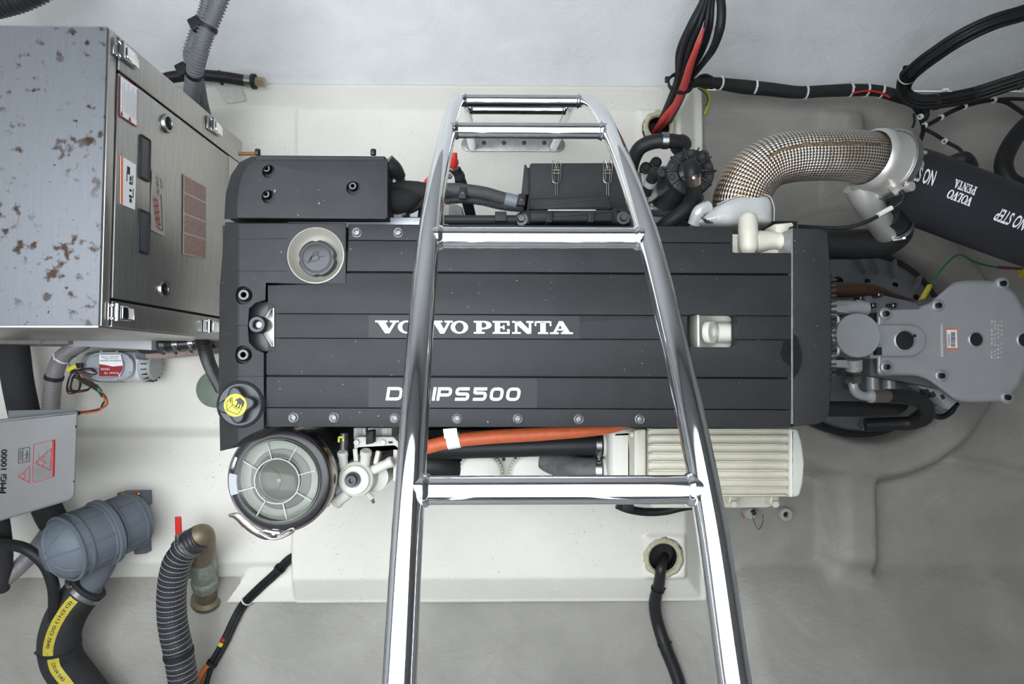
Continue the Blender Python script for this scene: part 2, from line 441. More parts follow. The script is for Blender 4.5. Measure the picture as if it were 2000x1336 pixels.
def strokes(lines, wd):
    """polylines as flat ribbons"""
    bm = nb()
    for ln in lines:
        p = [Vector((x, y)) for x, y in ln]; closed = (p[0] - p[-1]).length < 1e-6; n = len(p)
        L_, R_ = [], []
        for i in range(n):
            if closed: a = p[i - 1] if i else p[-2]; b = p[i + 1] if i < n - 1 else p[1]
            else: a = p[max(i - 1, 0)]; b = p[min(i + 1, n - 1)]
            d1 = (p[i] - a); d2 = (b - p[i])
            d1 = d1.normalized() if d1.length > 1e-9 else d2.normalized(); d2 = d2.normalized() if d2.length > 1e-9 else d1
            t = (d1 + d2).normalized(); nn = Vector((-t.y, t.x)); k = wd / 2 / max(.5, nn.dot(Vector((-d1.y, d1.x))))
            L_.append(bm.verts.new((*(p[i] + nn * k), 0))); R_.append(bm.verts.new((*(p[i] - nn * k), 0)))
        for i in range(n - 1): bm.faces.new((L_[i], R_[i], R_[i + 1], L_[i + 1]))
    return bm
def polys(pl):
    bm = nb()
    for q in pl: bm.faces.new([bm.verts.new((x, y, 0)) for x, y in q])
    return bm
def rect(a, b, c, d): return [(a, b), (c, b), (c, d), (a, d)]
def ering(cx, cy, ax, ay, bx, by, a0=0, a1=360, n=28):
    out = []
    for i in range(n):
        t0, t1 = R(a0 + (a1 - a0) * i / n), R(a0 + (a1 - a0) * (i + 1) / n)
        out.append([(cx + ax * math.cos(t0), cy + ay * math.sin(t0)), (cx + ax * math.cos(t1), cy + ay * math.sin(t1)),
                    (cx + bx * math.cos(t1), cy + by * math.sin(t1)), (cx + bx * math.cos(t0), cy + by * math.sin(t0))])
    return out
SLAB = {  # wide slab-serif capitals in a unit box
 'V': [rect(0,.86,.52,1), rect(.62,.86,1,1), [(.09,.9),(.40,.9),(.62,.25),(.60,0),(.42,0)], [(.77,.9),(.89,.9),(.60,0),(.50,.1)]],
 'O': ering(.5,.5,.5,.5,.25,.38),
 'L': [rect(0,.86,.6,1), rect(.13,.0,.45,1), rect(0,0,1,.14), rect(.86,.0,1,.42)],
 'P': [rect(0,0,.60,.13), rect(0,.87,.6,1), rect(.14,.05,.44,.95)] + ering(.55,.67,.45,.33,.16,.20,-90,90) + [rect(.40,.34,.56,.47), rect(.40,.87,.56,1)],
 'E': [rect(0,0,1,.13), rect(0,.87,1,1), rect(.13,.05,.43,.95), rect(.86,.05,1,.36), rect(.86,.64,1,.95), rect(.4,.44,.68,.57), rect(.60,.33,.70,.67)],
 'N': [rect(0,0,.40,.13), rect(0,.87,.36,1), rect(.66,.87,1,1), rect(.13,.05,.24,.95), rect(.78,0,.89,.95), [(.13,1),(.40,1),(.89,.18),(.89,0),(.70,0),(.13,.86)]],
 'T': [rect(0,.87,1,1), rect(0,.62,.10,1), rect(.90,.62,1,1), rect(.34,.05,.66,.95), rect(.2,0,.8,.13)],
 'A': [rect(0,0,.38,.13), rect(.48,0,1,.13), [(.38,1),(.56,1),(.90,.05),(.60,.05)], [(.40,1),(.50,.86),(.24,.05),(.12,.05)], rect(.24,.28,.66,.40)],
}
def strip_on(name, pa, r, x0, x1, a0, a1, m, parent, nx=60, ny=8, lift=.0007):
    """a printed band laid along a hose between two angles"""
    bm = nb(); rows = []
    for i in range(nx + 1):
        c, t, nn, b = pa.at(x0 + (x1 - x0) * i / nx)
        rows.append([bm.verts.new(c + (nn * math.cos(a0 + (a1 - a0) * j / ny) + b * math.sin(a0 + (a1 - a0) * j / ny)) * (r + lift)) for j in range(ny + 1)])
    for i in range(nx):
        for j in range(ny): bm.faces.new((rows[i][j], rows[i][j + 1], rows[i + 1][j + 1], rows[i + 1][j]))
    return obj(name, bm, m, parent, 60)
def slab_text(boxes):
    """boxes: (letter, x0, x1) in 0..1"""
    pl = []
    for ch, a, b in boxes:
        for q in SLAB[ch]: pl.append([(a + (b - a) * x, y) for x, y in q])
    return polys(pl)
VP_BOX = [('V',733,779),('O',777,811),('L',812,842),('V',842,884),('O',880,914),('P',925,960),('E',962,995),('N',1000,1042),('T',1044,1077),('A',1074,1119)]
def bent_print(name, bm01, pa, r, x0, x1, a_c, a_w, m, parent, flip=False, lift=.0007):
    """print wrapped on a round hose: unit x runs along the hose x0..x1, unit y round it"""
    for _ in range(3):
        es = [e for e in bm01.edges if e.calc_length() > .12]
        if not es: break
        bmesh.ops.subdivide_edges(bm01, edges=es, cuts=1)
    bmesh.ops.triangulate(bm01, faces=bm01.faces[:])
    for v in bm01.verts:
        c, t, nn, b = pa.at(x0 + (x1 - x0) * v.co.x); a = a_c + a_w * (v.co.y - .5)
        v.co = c + (nn * math.cos(a) + b * math.sin(a)) * (r + lift)
    return obj(name, bm01, m, parent, 0)

# ================================================================== the setting
import numpy as np
def grid_mesh(name, x0, x1, y0, y1, step, fn, m, blur=0):
    nx = int((x1 - x0) / step) + 1; ny = int((y1 - y0) / step) + 1
    X, Y = np.meshgrid(np.linspace(x0, x1, nx), np.linspace(y0, y1, ny))
    Z = fn(X, Y)
    for _ in range(blur):
        Zp = np.pad(Z, 1, mode='edge'); Z = (Zp[1:-1,1:-1]*2 + Zp[:-2,1:-1] + Zp[2:,1:-1] + Zp[1:-1,:-2] + Zp[1:-1,2:]) / 6
    co = np.stack([X.ravel(), Y.ravel(), Z.ravel()], 1)
    i = np.arange(nx * ny).reshape(ny, nx)
    F = np.stack([i[:-1,:-1].ravel(), i[:-1,1:].ravel(), i[1:,1:].ravel(), i[1:,:-1].ravel()], 1)
    me = bpy.data.meshes.new(name); me.vertices.add(len(co)); me.vertices.foreach_set('co', co.ravel().astype('f'))
    me.loops.add(F.size); me.loops.foreach_set('vertex_index', F.ravel().astype('i'))
    me.polygons.add(len(F)); me.polygons.foreach_set('loop_start', np.arange(0, F.size, 4).astype('i'))
    me.update(calc_edges=True); me.validate(); me.shade_smooth(); me.materials.append(m)
    o = bpy.data.objects.new(name, me); COL.objects.link(o); WLOC[o.name] = Vector(); return o
def sst(a, b, x):
    t = np.clip((x - a) / (b - a), 0, 1); return t * t * (3 - 2 * t)
def ux(px, z): return W(px, 668, z).x
def vy(py, z): return W(1000, py, z).y

def skin_h(X, Y):
    z = np.full_like(X, -.085)
    yt = vy(168, -.08)
    d = np.maximum(Y - yt, 0); z = np.maximum(z, -.085 + d * 1.15 - .03 * (1 - np.exp(-d / .05)) + .0)
    right = sst(ux(1300, -.08), ux(1450, -.08), X)
    yb = vy(1185, -.08) * (1 - right) + vy(1105, -.08) * right
    d = np.maximum(yb - Y, 0); z = z + d * (.25 + .3 * right) + .045 * right * (1 - np.exp(-d / .06))
    # drive well collar and its stiffeners
    cx, cy = ux(1690, -.03), vy(668, -.03); q = S(-.03)
    r = np.hypot(X - cx, Y - cy)
    ring = .10 * (1 - sst(255 * q, 285 * q, r))
    lo = -.02 * (1 - sst(180 * q, 190 * q, r)) * 6
    low = (1 - sst(vy(970, -.03), vy(930, -.03), Y))
    rb = .085 * sst(ux(1592, -.03), ux(1640, -.03), X) * (1 - sst(ux(1696, -.03), ux(1712, -.03), X)) * (Y < cy) * sst(vy(1150, -.03), vy(1090, -.03), Y)
    rb = rb - .02 * np.exp(-((X - ux(1615, -.03)) / .03) ** 2) * (Y < vy(930, -.03)) * (Y > vy(1110, -.05))
    rt = .085 * sst(ux(1630, -.03), ux(1650, -.03), X) * (1 - sst(ux(1690, -.03), ux(1712, -.03), X)) * (Y > cy) * (1 - sst(vy(215, 0), vy(190, 0), Y))
    z = z + np.maximum(np.maximum(ring, rb), rt) + lo
    ld = .04 * np.exp(-((Y - (vy(905, 0) - (X - ux(1880, 0)) * .22)) / .012) ** 2) * sst(ux(1870, 0), ux(1885, 0), X)
    # laminate creases on the upper side
    up = Y > yt + .03
    for y0, am, fr, ph in ((yt + .075, .018, 5.2, .4), (yt + .125, .010, 8.1, 2.0), (yt + .028, .006, 6.0, 1.1)):
        z = z + np.where(up, .005 * np.exp(-((Y - (y0 + am * np.sin(X * fr + ph) + .006 * np.sin(X * 17 + ph))) / .016) ** 2) * (.5 + .5 * np.sin(X * 2.3 + ph * 3)), 0)
    return z + ld
def OS(px, py, lift):                         # a point resting on the hull skin
    z = -.08
    for _ in range(4):
        p = W(px, py, z); z = float(skin_h(np.array([p.x]), np.array([p.y]))[0]) + lift
    return W(px, py, z)
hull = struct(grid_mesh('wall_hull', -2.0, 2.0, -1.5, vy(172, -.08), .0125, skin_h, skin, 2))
hull2 = struct(grid_mesh('wall_hull_upper', -2.0, 2.0, vy(172, -.08), 1.5, .0125, skin_h, skin_pale, 1))

def pan_h(X, Y):
    yA = vy(216, 0); yB = vy(173, -.055); yC = vy(164, -.06)
    prof = lambda d, w1, w2: np.where(d < 0, -.16, np.where(d < w2, -.058, np.where(d < w2 + w1, -.055 + .055 * (d - w2) / w1, 0.0)))
    top = prof(yC - Y, abs(yB - yA), abs(yC - yB))
    xA, xB, xC = ux(1334, 0), ux(1360, -.055), ux(1381, -.06)
    rgt = prof(xC - X, abs(xB - xA), abs(xC - xB))
    y1, y2, y3 = vy(1130, 0), vy(1169, -.055), vy(1179, -.06)
    bot = prof(Y - y3, abs(y2 - y1), abs(y3 - y2))
    z = np.minimum(np.minimum(top, rgt), bot)
    # left bay: a shade lower, stepped, with its own lower edge
    xl = ux(572, 0)
    step = -.008 - .030 * (1 - sst(vy(857, -.03), vy(831, -.01), Y))
    b1, b2 = vy(1094, -.035), vy(1129, -.085)
    edge = np.where(Y < b2, -.16, np.where(Y < b1, -.085 + .05 * (Y - b2) / (b1 - b2), 0))
    lip = np.where((Y < b1) & (Y > y3) & (X > ux(475, -.06) - (vy(1133, -.06) - Y) * .75), np.minimum(-.050, -.040 - .25 * np.maximum(y1 - Y, 0)), -9)
    zl = np.minimum(np.minimum(top, step), edge); zl = np.maximum(zl, lip)
    z = np.where(X < xl, zl, z)
    # bosses and cable holes
    for (px, py, hw, hh, rr) in ((1288, 250, 38, 40, 25), (1296, 1090, 40, 42, 31)):
        bx, by, q = ux(px, .01), vy(py, .01), S(.01)
        bo = .013 * (1 - sst(hw * q - .006, hw * q + .002, np.abs(X - bx))) * (1 - sst(hh * q - .006, hh * q + .002, np.abs(Y - by)))
        z = z + np.where(z > -.06, bo, 0)
        z = np.where(np.hypot(X - bx, Y - by) < rr * q, -.30, z)
    return z
floor_ = struct(grid_mesh('floor', -1.9, ux(1381, -.06) + .02, vy(1179, -.06) - .02, vy(164, -.06) + .02, .005, pan_h, gel, 2))

foam = mat('grey_insulation_foam', (.36,.36,.36), .8, bump=.5, bscale=40, bdist=.01)
bm = nb()
for c, s in (((0, 1.55, .9), (4.1, .1, 2.5)),): add_box(bm, c, s)
struct(obj('wall_back', bm, foam))
bm = nb(); add_box(bm, (0, -1.55, .9), (4.1, .1, 2.5)); struct(obj('wall_front', bm, foam))
bm = nb(); add_box(bm, (-2.05, 0, .9), (.1, 3.0, 2.5)); struct(obj('wall_left', bm, foam))
bm = nb(); add_box(bm, (2.05, 0, .9), (.1, 3.0, 2.5)); struct(obj('wall_right', bm, foam))
bm = nb()                                                     # deck with the open hatch
HX0, HX1, HY0, HY1 = -1.60, .45, -.80, .85; DZ = 2.14
add_box(bm, ((-2.0 + HX0) / 2, 0, DZ), (HX0 + 2.0, 3.0, .08)); add_box(bm, ((2.0 + HX1) / 2, 0, DZ), (2.0 - HX1, 3.0, .08))
add_box(bm, ((HX0 + HX1) / 2, (1.5 + HY1) / 2, DZ), (HX1 - HX0, 1.5 - HY1, .08)); add_box(bm, ((HX0 + HX1) / 2, (-1.5 + HY0) / 2, DZ), (HX1 - HX0, 1.5 + HY0, .08))
struct(obj('ceiling', bm, foam))

# ================================================================== ladder
def ladder():
    t = thing('ladder', 'polished stainless steel ladder rising from floor over the engine', 'ladder', W(1002, 285, 0))
    # (pixel of the middle of each rung, distance from the lens)
    mids = [(1002, 281, 1.945), (1011, 214, 1.61), (1019, 197, 1.31), (1033, 255, 1.02), (1052, 465, .752), (1090, 957, .558), (1108, 1336, .492)]
    P = [WD(*m) for m in mids]
    P.append(P[-1] + (P[-1] - P[-2]) * 1.5); q_ = P[-1]
    P += [q_ + Vector((0, -.10, .10)), q_ + Vector((0, -.13, .30)), q_ + Vector((0, -.13, .60))]
    half = Vector((.14, 0, 0))
    P[0].z = .004
    bulge = WD(1026, 208, 1.17)
    for s in (-1, 1):
        pts = [p + half * s * (1.0 if i else .98) for i, p in enumerate(P)]
        pts.insert(3, bulge + half * s)
        tube('rail', pts, .0145, chrome, t, n=24, sub=14)
    for i in (1, 2, 3, 4, 5):
        bm = nb(); add_tube(bm, [P[i] - half, P[i] + half], .0135, n=24, sub=1)
        obj('rung', bm, chrome, t, 50)
        for s in (-1, 1):
            c = P[i] + half * s; ax = Vector((-s, 0, 0)); bm = nb()
            add_lathe(bm, [(.0135, .0125), (.0165, .0135), (.0150, .0175), (.0135, .019)], c, ax, 24)
            obj('weld_bead', bm, chrome, t, 60)
    # plate with rounded ends and four screws
    a = W(901, 285, 0); b = W(1103, 281, 0); c = (a + b) / 2; hw = .5 * (b - a).length; hh = .024
    pts = []
    for s in (1, -1):
        for k in range(13):
            an = -math.pi / 2 + math.pi * k / 12
            pts.append(Vector((c.x + s * (hw - hh + hh * math.cos(an)), c.y + s * hh * math.sin(an), .006)))
    bm = nb(); add_prism(bm, pts, .006, .0015); pl = obj('mounting_plate', bm, mat('satin_plate', (.42,.41,.39), .42, .7, var=.3, vscale=40), t)
    sc0 = None
    for k in range(4):
        p = W(945 + 39.3 * k, 279, .0065)
        if sc0 is None:
            bm = nb(); add_lathe(bm, [(0, .0012), (.002, .0012), (.0028, .0022), (.006, .0018), (.0072, 0), (0, 0)], p, n=16); sc0 = obj('screw', bm, bolt_m, t)
        else: inst(sc0, 'screw', Vector((p.x, p.y, WLOC[sc0.name].z)), t)
    for s in (-1, 1):
        bm = nb(); add_lathe(bm, [(.0145, .006), (.0175, .0065), (.0155, .010), (.0145, .012)], P[0] * 1 + half * s * .98 - Vector((0, 0, P[0].z)), n=24)
        obj('foot_collar', bm, chrome, t, 60)
ladder()

# ================================================================== generator in its steel capsule
def generator():
    zt, zb = .80, .20
    xg = W(201, 340, zt).x; yb = W(100, 52, zt).y; yf = W(100, 636, zt).y; x0 = xg - .66
    G = lambda px, py: WX(px, py, xg + .004)
    t = thing('marine_generator', 'brushed stainless generator cabinet with rust spots on its top', 'generator', ((x0 + xg) / 2, (yb + yf) / 2, zb))
    bm = nb(); add_box(bm, ((x0 + xg) / 2 - .004, (yb + yf) / 2, (zt + zb) / 2 - .003), (xg - x0 - .012, yb - yf - .008, zt - zb - .006), None, .004)
    obj('cabinet_body', bm, mat('dark_gasket', (.03,.03,.03), .6), t)
    bm = nb(); add_box(bm, ((x0 + xg) / 2, (yb + yf) / 2, zt - .002), (xg - x0, yb - yf, .006), None, .002); obj('top_panel', bm, steelrust, t)
    def side(name, y0, y1, z0, z1, m=steel, th=.006):
        bm = nb(); add_box(bm, (xg - .001, (y0 + y1) / 2, (z0 + z1) / 2), (th, abs(y1 - y0), z1 - z0), None, .0015); return obj(name, bm, m, t)
    zs = G(226, 340).z; ys = G(335, 219).y; yl = G(320, 599).y; zd = G(447, 340).z
    side('top_flange', yf, yb, zs + .004, zt - .005)
    side('side_strip', ys + .006, yb, zb, zs - .004); side('side_strip', yf, yl - .006, zb, zs - .004)
    side('lower_strip', yl - .003, ys + .003, zb, zd - .003)
    door = side('door', yl, ys, zd, zs - .004)
    bm = nb(); add_box(bm, ((x0 + xg) / 2, yf - .001, (zt + zb) / 2), (xg - x0 - .004, .006, zt - zb - .004), None, .0015); obj('front_panel', bm, steel, t)
    bm = nb(); add_box(bm, ((x0 + xg) / 2, yb + .001, (zt + zb) / 2), (xg - x0 - .004, .006, zt - zb - .004), None, .0015); obj('back_panel', bm, steel, t)
    # recessed handles
    for (a, b, c, d) in (((274, 264), (292, 274), (291, 354), (273, 345)), ((271, 409), (290, 417), (289, 497), (270, 489))):
        q = [G(*p) for p in (a, b, c, d)]
        y0 = min(p.y for p in q); y1 = max(p.y for p in q); z0 = sum(sorted(p.z for p in q)[:2]) / 2; z1 = sum(sorted(p.z for p in q)[2:]) / 2
        y0 = (q[2].y + q[3].y) / 2; y1 = (q[0].y + q[1].y) / 2
        cy, cz = (y0 + y1) / 2, (z0 + z1) / 2; hy, hz = (y1 - y0) / 2, (z1 - z0) / 2; fx = xg + .004
        bm = nb()
        for (dy, dz, sy, sz) in ((0, hz, 2 * hy, .004), (0, -hz, 2 * hy, .004), (hy, 0, .005, 2 * hz), (-hy, 0, .005, 2 * hz)):
            add_box(bm, (fx, cy + dy, cz + dz), (.006, sy, sz), None, .001)
        h = obj('handle_frame', bm, darkpl, door)
        bm = nb(); add_box(bm, (fx - .0005, cy, cz), (.003, 2 * hy - .004, 2 * hz - .003)); obj('handle_flap', bm, mat('slate_plastic', (.045,.047,.062), .35), door)
    # round ports
    for px, py, r in ((325, 241, .021), (318, 565, .019)):
        p = G(px, py)
        bm = nb(); add_lathe(bm, [(r, -.001), (r, .003), (r * .92, .006), (r * .72, .006), (r * .66, .001), (r * .66, -.001)], p, (1, 0, 0), 32); o = obj('port_bezel', bm, steelx, door)
        bm = nb(); add_lathe(bm, [(0, .0005), (r * .35, .0005), (r * .38, .0035), (r * .5, .0035), (r * .52, .001), (r * .66, .001)], p, (1, 0, 0), 28); obj('port_core', bm, darkpl, door)
    # toggle latches
    for px, py, w_ in ((232, 98, 1), (410, 243, 1), (222, 610, 1), (404, 637, 1)):
        p = G(px, py); y, z = p.y, p.z
        y = min(max(y, yf + .022), yb - .022)
        bm = nb(); add_box(bm, (xg + .005, y, z + .012), (.004, .034, .014), None, .001); add_box(bm, (xg + .006, y, z - .026), (.004, .03, .05), None, .001)
        l = obj('latch_plate', bm, steelx, t)
        bm = nb(); add_lathe(bm, [(0, -.017), (.006, -.017), (.006, .017), (0, .017)], (xg + .011, y, z), (0, 1, 0), 16)
        for s in (-1, 1): add_tube(bm, [(xg + .010, y + s * .013, z + .012), (xg + .013, y + s * .013, z - .03)], .0018, n=8, sub=1)
        obj('latch_bow', bm, chrome, l)
        bm = nb(); add_box(bm, (xg + .014, y, z - .03), (.003, .024, .048), Matrix.Rotation(.12, 3, 'Y'), .001)
        for s in (-1, 1): add_box(bm, (xg + .010, y + s * .012, z - .026), (.010, .0018, .034))
        obj('latch_lever', bm, chrome, l)
    # stickers
    def sticker(name, px, m): return quadprint(name, [G(*p) + Vector((.0004, 0, 0)) for p in px][::-1], m, door, .0005)
    def lines(par, px, n, m, lo=.12, hi=.9, th=.018, name='small_print'):
        q = [G(*p) + Vector((.0024, 0, 0)) for p in px]; bm = nb()
        for k in range(n):
            f = (k + .7) / (n + .4); e = hi - random.random() * .35
            a0 = q[3].lerp(q[2], f); a1 = q[0].lerp(q[1], f); b0 = q[3].lerp(q[2], f + th); b1 = q[0].lerp(q[1], f + th)
            v = [bm.verts.new(p) for p in (a0.lerp(a1, lo), b0.lerp(b1, lo), b0.lerp(b1, e), a0.lerp(a1, e))]; bm.faces.new(v)
        return obj(name, bm, m, par, 0)
    q1 = ((234, 146), (268, 170), (267, 248), (233, 226))
    s = sticker('warning_sticker', q1, label_r); i1 = ((235, 149), (267, 171.5), (266, 245.5), (234, 224.5))
    s2 = quadprint('sticker_face', [G(*p) + Vector((.0010, 0, 0)) for p in i1][::-1], label_w, door, .0003)
    lines(door, i1, 9, mat('grey_print', (.30,.30,.33), .5), .14, .95, .02)
    for px, py in ((238, 222), (254, 233)):
        c = G(px, py); quadprint('warning_triangle', [c + Vector((.0022, -.005, 0)), c + Vector((.0018, .005, .003)), c + Vector((.0018, -.005, .008))], label_r, door)
    q2 = ((235, 304), (265, 322), (263, 410), (234.5, 398))
    sticker('instruction_sticker', q2, label_w)
    quadprint('sticker_stripe', [G(*p) + Vector((.001, 0, 0)) for p in ((235, 304), (239, 306.4), (238.5, 399.7), (234.5, 398))][::-1], label_o, door)
    bm = nb()
    for px, py, ww, hh in ((250, 333, .010, .016), (254, 349, .006, .010), (254, 358, .008, .006), (254, 372, .008, .005), (254, 384, .010, .006), (254, 392, .008, .008), (247, 345, .003, .02), (258, 352, .003, .02), (259, 378, .003, .02)):
        c = G(px, py); v = [bm.verts.new(c + Vector((.0011, a * hh / 2, b * ww / 2))) for a, b in ((-1,-1),(1,-1),(1,1),(-1,1))]; bm.faces.new(v)
    obj('pictogram', bm, black_p, door, 0)
    q3 = ((296, 330), (323, 346), (321, 462), (294, 449)); sticker('name_decal', q3, label_clear)
    def gtext(name, body, a, b, hgt, m, shear=.35, bold=.01):
        a, b = G(*a), G(*b); bmx = text_shape(body, bold, shear)
        lay(name, bmx, a + Vector((.0012, 0, 0)), Vector((0, b.y - a.y, b.z - a.z)), Vector((0, 0, hgt)), m, door)
    gtext('model_lettering', '10000i', (314, 452), (307, 386), .020, label_r)
    gtext('script_lettering', 'Perfect', (311, 384), (307, 345), .012, black_p, .45, .0)
    gtext('script_lettering', 'Power', (317, 371), (314, 348), .010, black_p, .45, .0)
    quadprint('underline', [G(*p) + Vector((.0012, 0, 0)) for p in ((316, 452), (313, 380), (314, 380), (317, 452))][::-1], black_p, door)
    q4 = ((358, 339), (403, 364), (402, 507), (357, 497)); sticker('safety_decal', q4, label_clear)
    for (u0, u1, v0, v1) in ((.03, .97, .02, .26), (.03, .97, .28, .50), (.03, .97, .52, .76), (.03, .97, .78, .98)):
        c = [G(*p) for p in q4]
        f = lambda u, v: (c[3].lerp(c[2], u)).lerp(c[0].lerp(c[1], u), v) + Vector((.0010, 0, 0))
        quadprint('red_text_block', [f(u0, v0), f(u0, v1), f(u1, v1), f(u1, v0)][::-1], label_faded, door, .0002)
generator()

def bar(name, label, cat, px, zt, h, m, bev=.003):
    bm = nb(); add_prism(bm, ppoly(px, zt), h, bev, 2); o = obj(name, bm, m); return tag(o, label, cat)
bar('support_beam', 'grey painted steel beam with brown rust under the generator, at left edge', 'beam', [(-120, 650), (133, 654), (133, 673), (-120, 671)][::-1], .22, .225, mat('rusty_grey_paint', (.22,.20,.19), .6, var=.4, vscale=40, rust=1.6))
bar('support_block', 'clean pale grey metal block under the generator, above the pump', 'block', [(134, 655), (296, 664), (296, 684), (134, 676)][::-1], .20, .205, mat('pale_grey_metal', (.40,.40,.40), .5, .3, bump=.1, bscale=800, bdist=.0005))

# ---- round pump with red and white sticker
def pump():
    z = .13
    t = thing('water_pump', 'grey round pump with red and white sticker, lying on floor below generator', 'pump', W(230, 716, 0))
    a, b = W(164, 716, .075), W(302, 716, .075); ax = (b - a).normalized(); L_ = (b - a).length; r = 31 * S(z)
    # motor barrel, clamp rings, white end, finned cap
    def body(name, prof, m):
        bm = nb(); add_lathe(bm, prof, a, ax, 36); return obj(name, bm, m, t)
    body('pump_head', [(0, .01), (.028, .008), (.045, .02), (.050, .05), (.050, .115), (r, .118), (r, .126)], mat('pump_grey', (.30,.31,.33), .4))
    body('white_sleeve', [(r - .002, .126), (r - .003, .196), (0, .196)], mat('pump_white', (.72,.73,.76), .35))
    body('end_cap', [(r - .001, .196), (r + .001, .199), (r - .002, .213), (r - .012, .226), (0, .229)], mat('pump_grey2', (.36,.37,.36), .45))
    bm = nb()
    for k in range(18):
        an = 2 * math.pi * k / 18; F = frame(ax); d = F @ Vector((math.cos(an), math.sin(an), 0))
        add_box(bm, a + ax * .212 + d * (r - .003), (.003, .005, .018), Matrix((d.cross(ax), d, ax)).transposed())
    obj('cap_ribs', bm, darkpl, t)
    # flat flange plate with bolts (rounded lobe seen from above)
    c = W(225, 716, z)
    bm = nb(); px = []
    for k in range(32):
        an = 2 * math.pi * k / 32; cx, cy = math.cos(an), math.sin(an)
        px.append(W(213 + 47 * (abs(cx) ** .75) * (1 if cx > 0 else -1), 716 + 29 * (abs(cy) ** .8) * (1 if cy > 0 else -1), z + .006))
    add_prism(bm, px[::-1], .012, .003); fl = obj('flange', bm, mat('pump_grey3', (.34,.35,.37), .35), t)
    bm = nb(); px = []
    for k in range(32):
        an = 2 * math.pi * k / 32; cx, cy = math.cos(an), math.sin(an)
        px.append(W(203 + 38 * (abs(cx) ** .75) * (1 if cx > 0 else -1), 716 + 23 * (abs(cy) ** .8) * (1 if cy > 0 else -1), z + .014))
    add_prism(bm, px[::-1], .010, .004, 3); obj('raised_lid', bm, mat('pump_grey', (0,0,0)), t)
    for x, y in ((198, 687), (229, 687), (253, 699), (253, 728), (229, 742), (198, 742)):
        bm = nb(); add_lathe(bm, [(0, .003), (.003, .0025), (.0042, 0), (0, 0)], W(x, y, z + .006), n=10); obj('screw', bm, chrome, fl)
    zz = z + .0145
    quadprint('sticker', [W(*p, zz) for p in ((194, 693), (236, 693), (240, 712), (240, 716), (234, 735), (194, 735))][::-1], label_w, t)
    quadprint('sticker_red_field', [W(*p, zz + .0006) for p in ((194, 711), (207, 713), (220, 716), (240, 714), (239, 722), (231, 735), (194, 735))][::-1], label_r, t)
    for body_, x0, x1, y0, y1, m in (('Power 2030 - 12 V 30A', 197, 232, 695.5, 698.5, black_p), ('Permanent Magnet', 202, 230, 699, 702, black_p), ('MARINE SERIES', 196, 236, 703, 706, black_p), ('MARINE', 197, 214, 719, 723, white_p), ('Power 16', 204, 232, 727, 731, white_p)):
        o_ = W(x1, y0, zz + .0012); e = W(x0, y0, zz + .0012) - o_; f = W(x1, y1, zz + .0012) - o_
        lay('sticker_text', text_shape(body_), o_, e, f, m, t, .0003)
pump()

# ---- hoses and wires in the left bay
def hose(name, label, cat, pts, r, m, group=None, **k):
    o = tube(name, pts, r, m, None, **k); return tag(o, label, cat, group), o_path[o.name]
def clear_hose():
    h, pa = hose('clear_hose', 'translucent ribbed hose curving from under the generator, beside the pump', 'hose',
        [W(165, 668, .15), W(140, 683, .15), W(118, 702, .14), W(106, 735, .12), W(101, 775, .11), W(98, 830, .10)], 14.5 * S(.13), clearw, n=20)
    tie(h, pa, pa.len * .27, 15 * S(.13), tie_w, .005); tie(h, pa, pa.len * .52, 15 * S(.13), darkpl, .012, 'black_strap')
    bm = nb()
    for k in range(40):
        x = pa.len * (.35 + .6 * k / 40); c, tt, nn, b = pa.at(x); add_box(bm, c + nn * .0205 - b * .002, (.004, .0035, .003), frame(nn, tt))
    obj('white_trace_marks', bm, label_w, h)
clear_hose()
h, pa = hose('rubber_hose', 'thick black cloth hose with yellow edge line, standing at left edge under generator', 'hose',
    [W(20, 640, .12), W(28, 690, .13), W(34, 740, .13), W(46, 800, .12), W(60, 860, .10), W(75, 940, .08), W(95, 1000, .06), W(118, 1040, .02)], 25 * S(.13), cloth_h, n=24)
bm = nb(); add_tube(bm, [W(6, 650, .15), W(10, 690, .15), W(14, 740, .15), W(22, 800, .14)], .004, n=8); obj('yellow_line', bm, yellowp, h)
strip_on('yellow_line', pa, 25 * S(.13), pa.len * .62, pa.len * .98, .9, 1.2, yellowp, h)

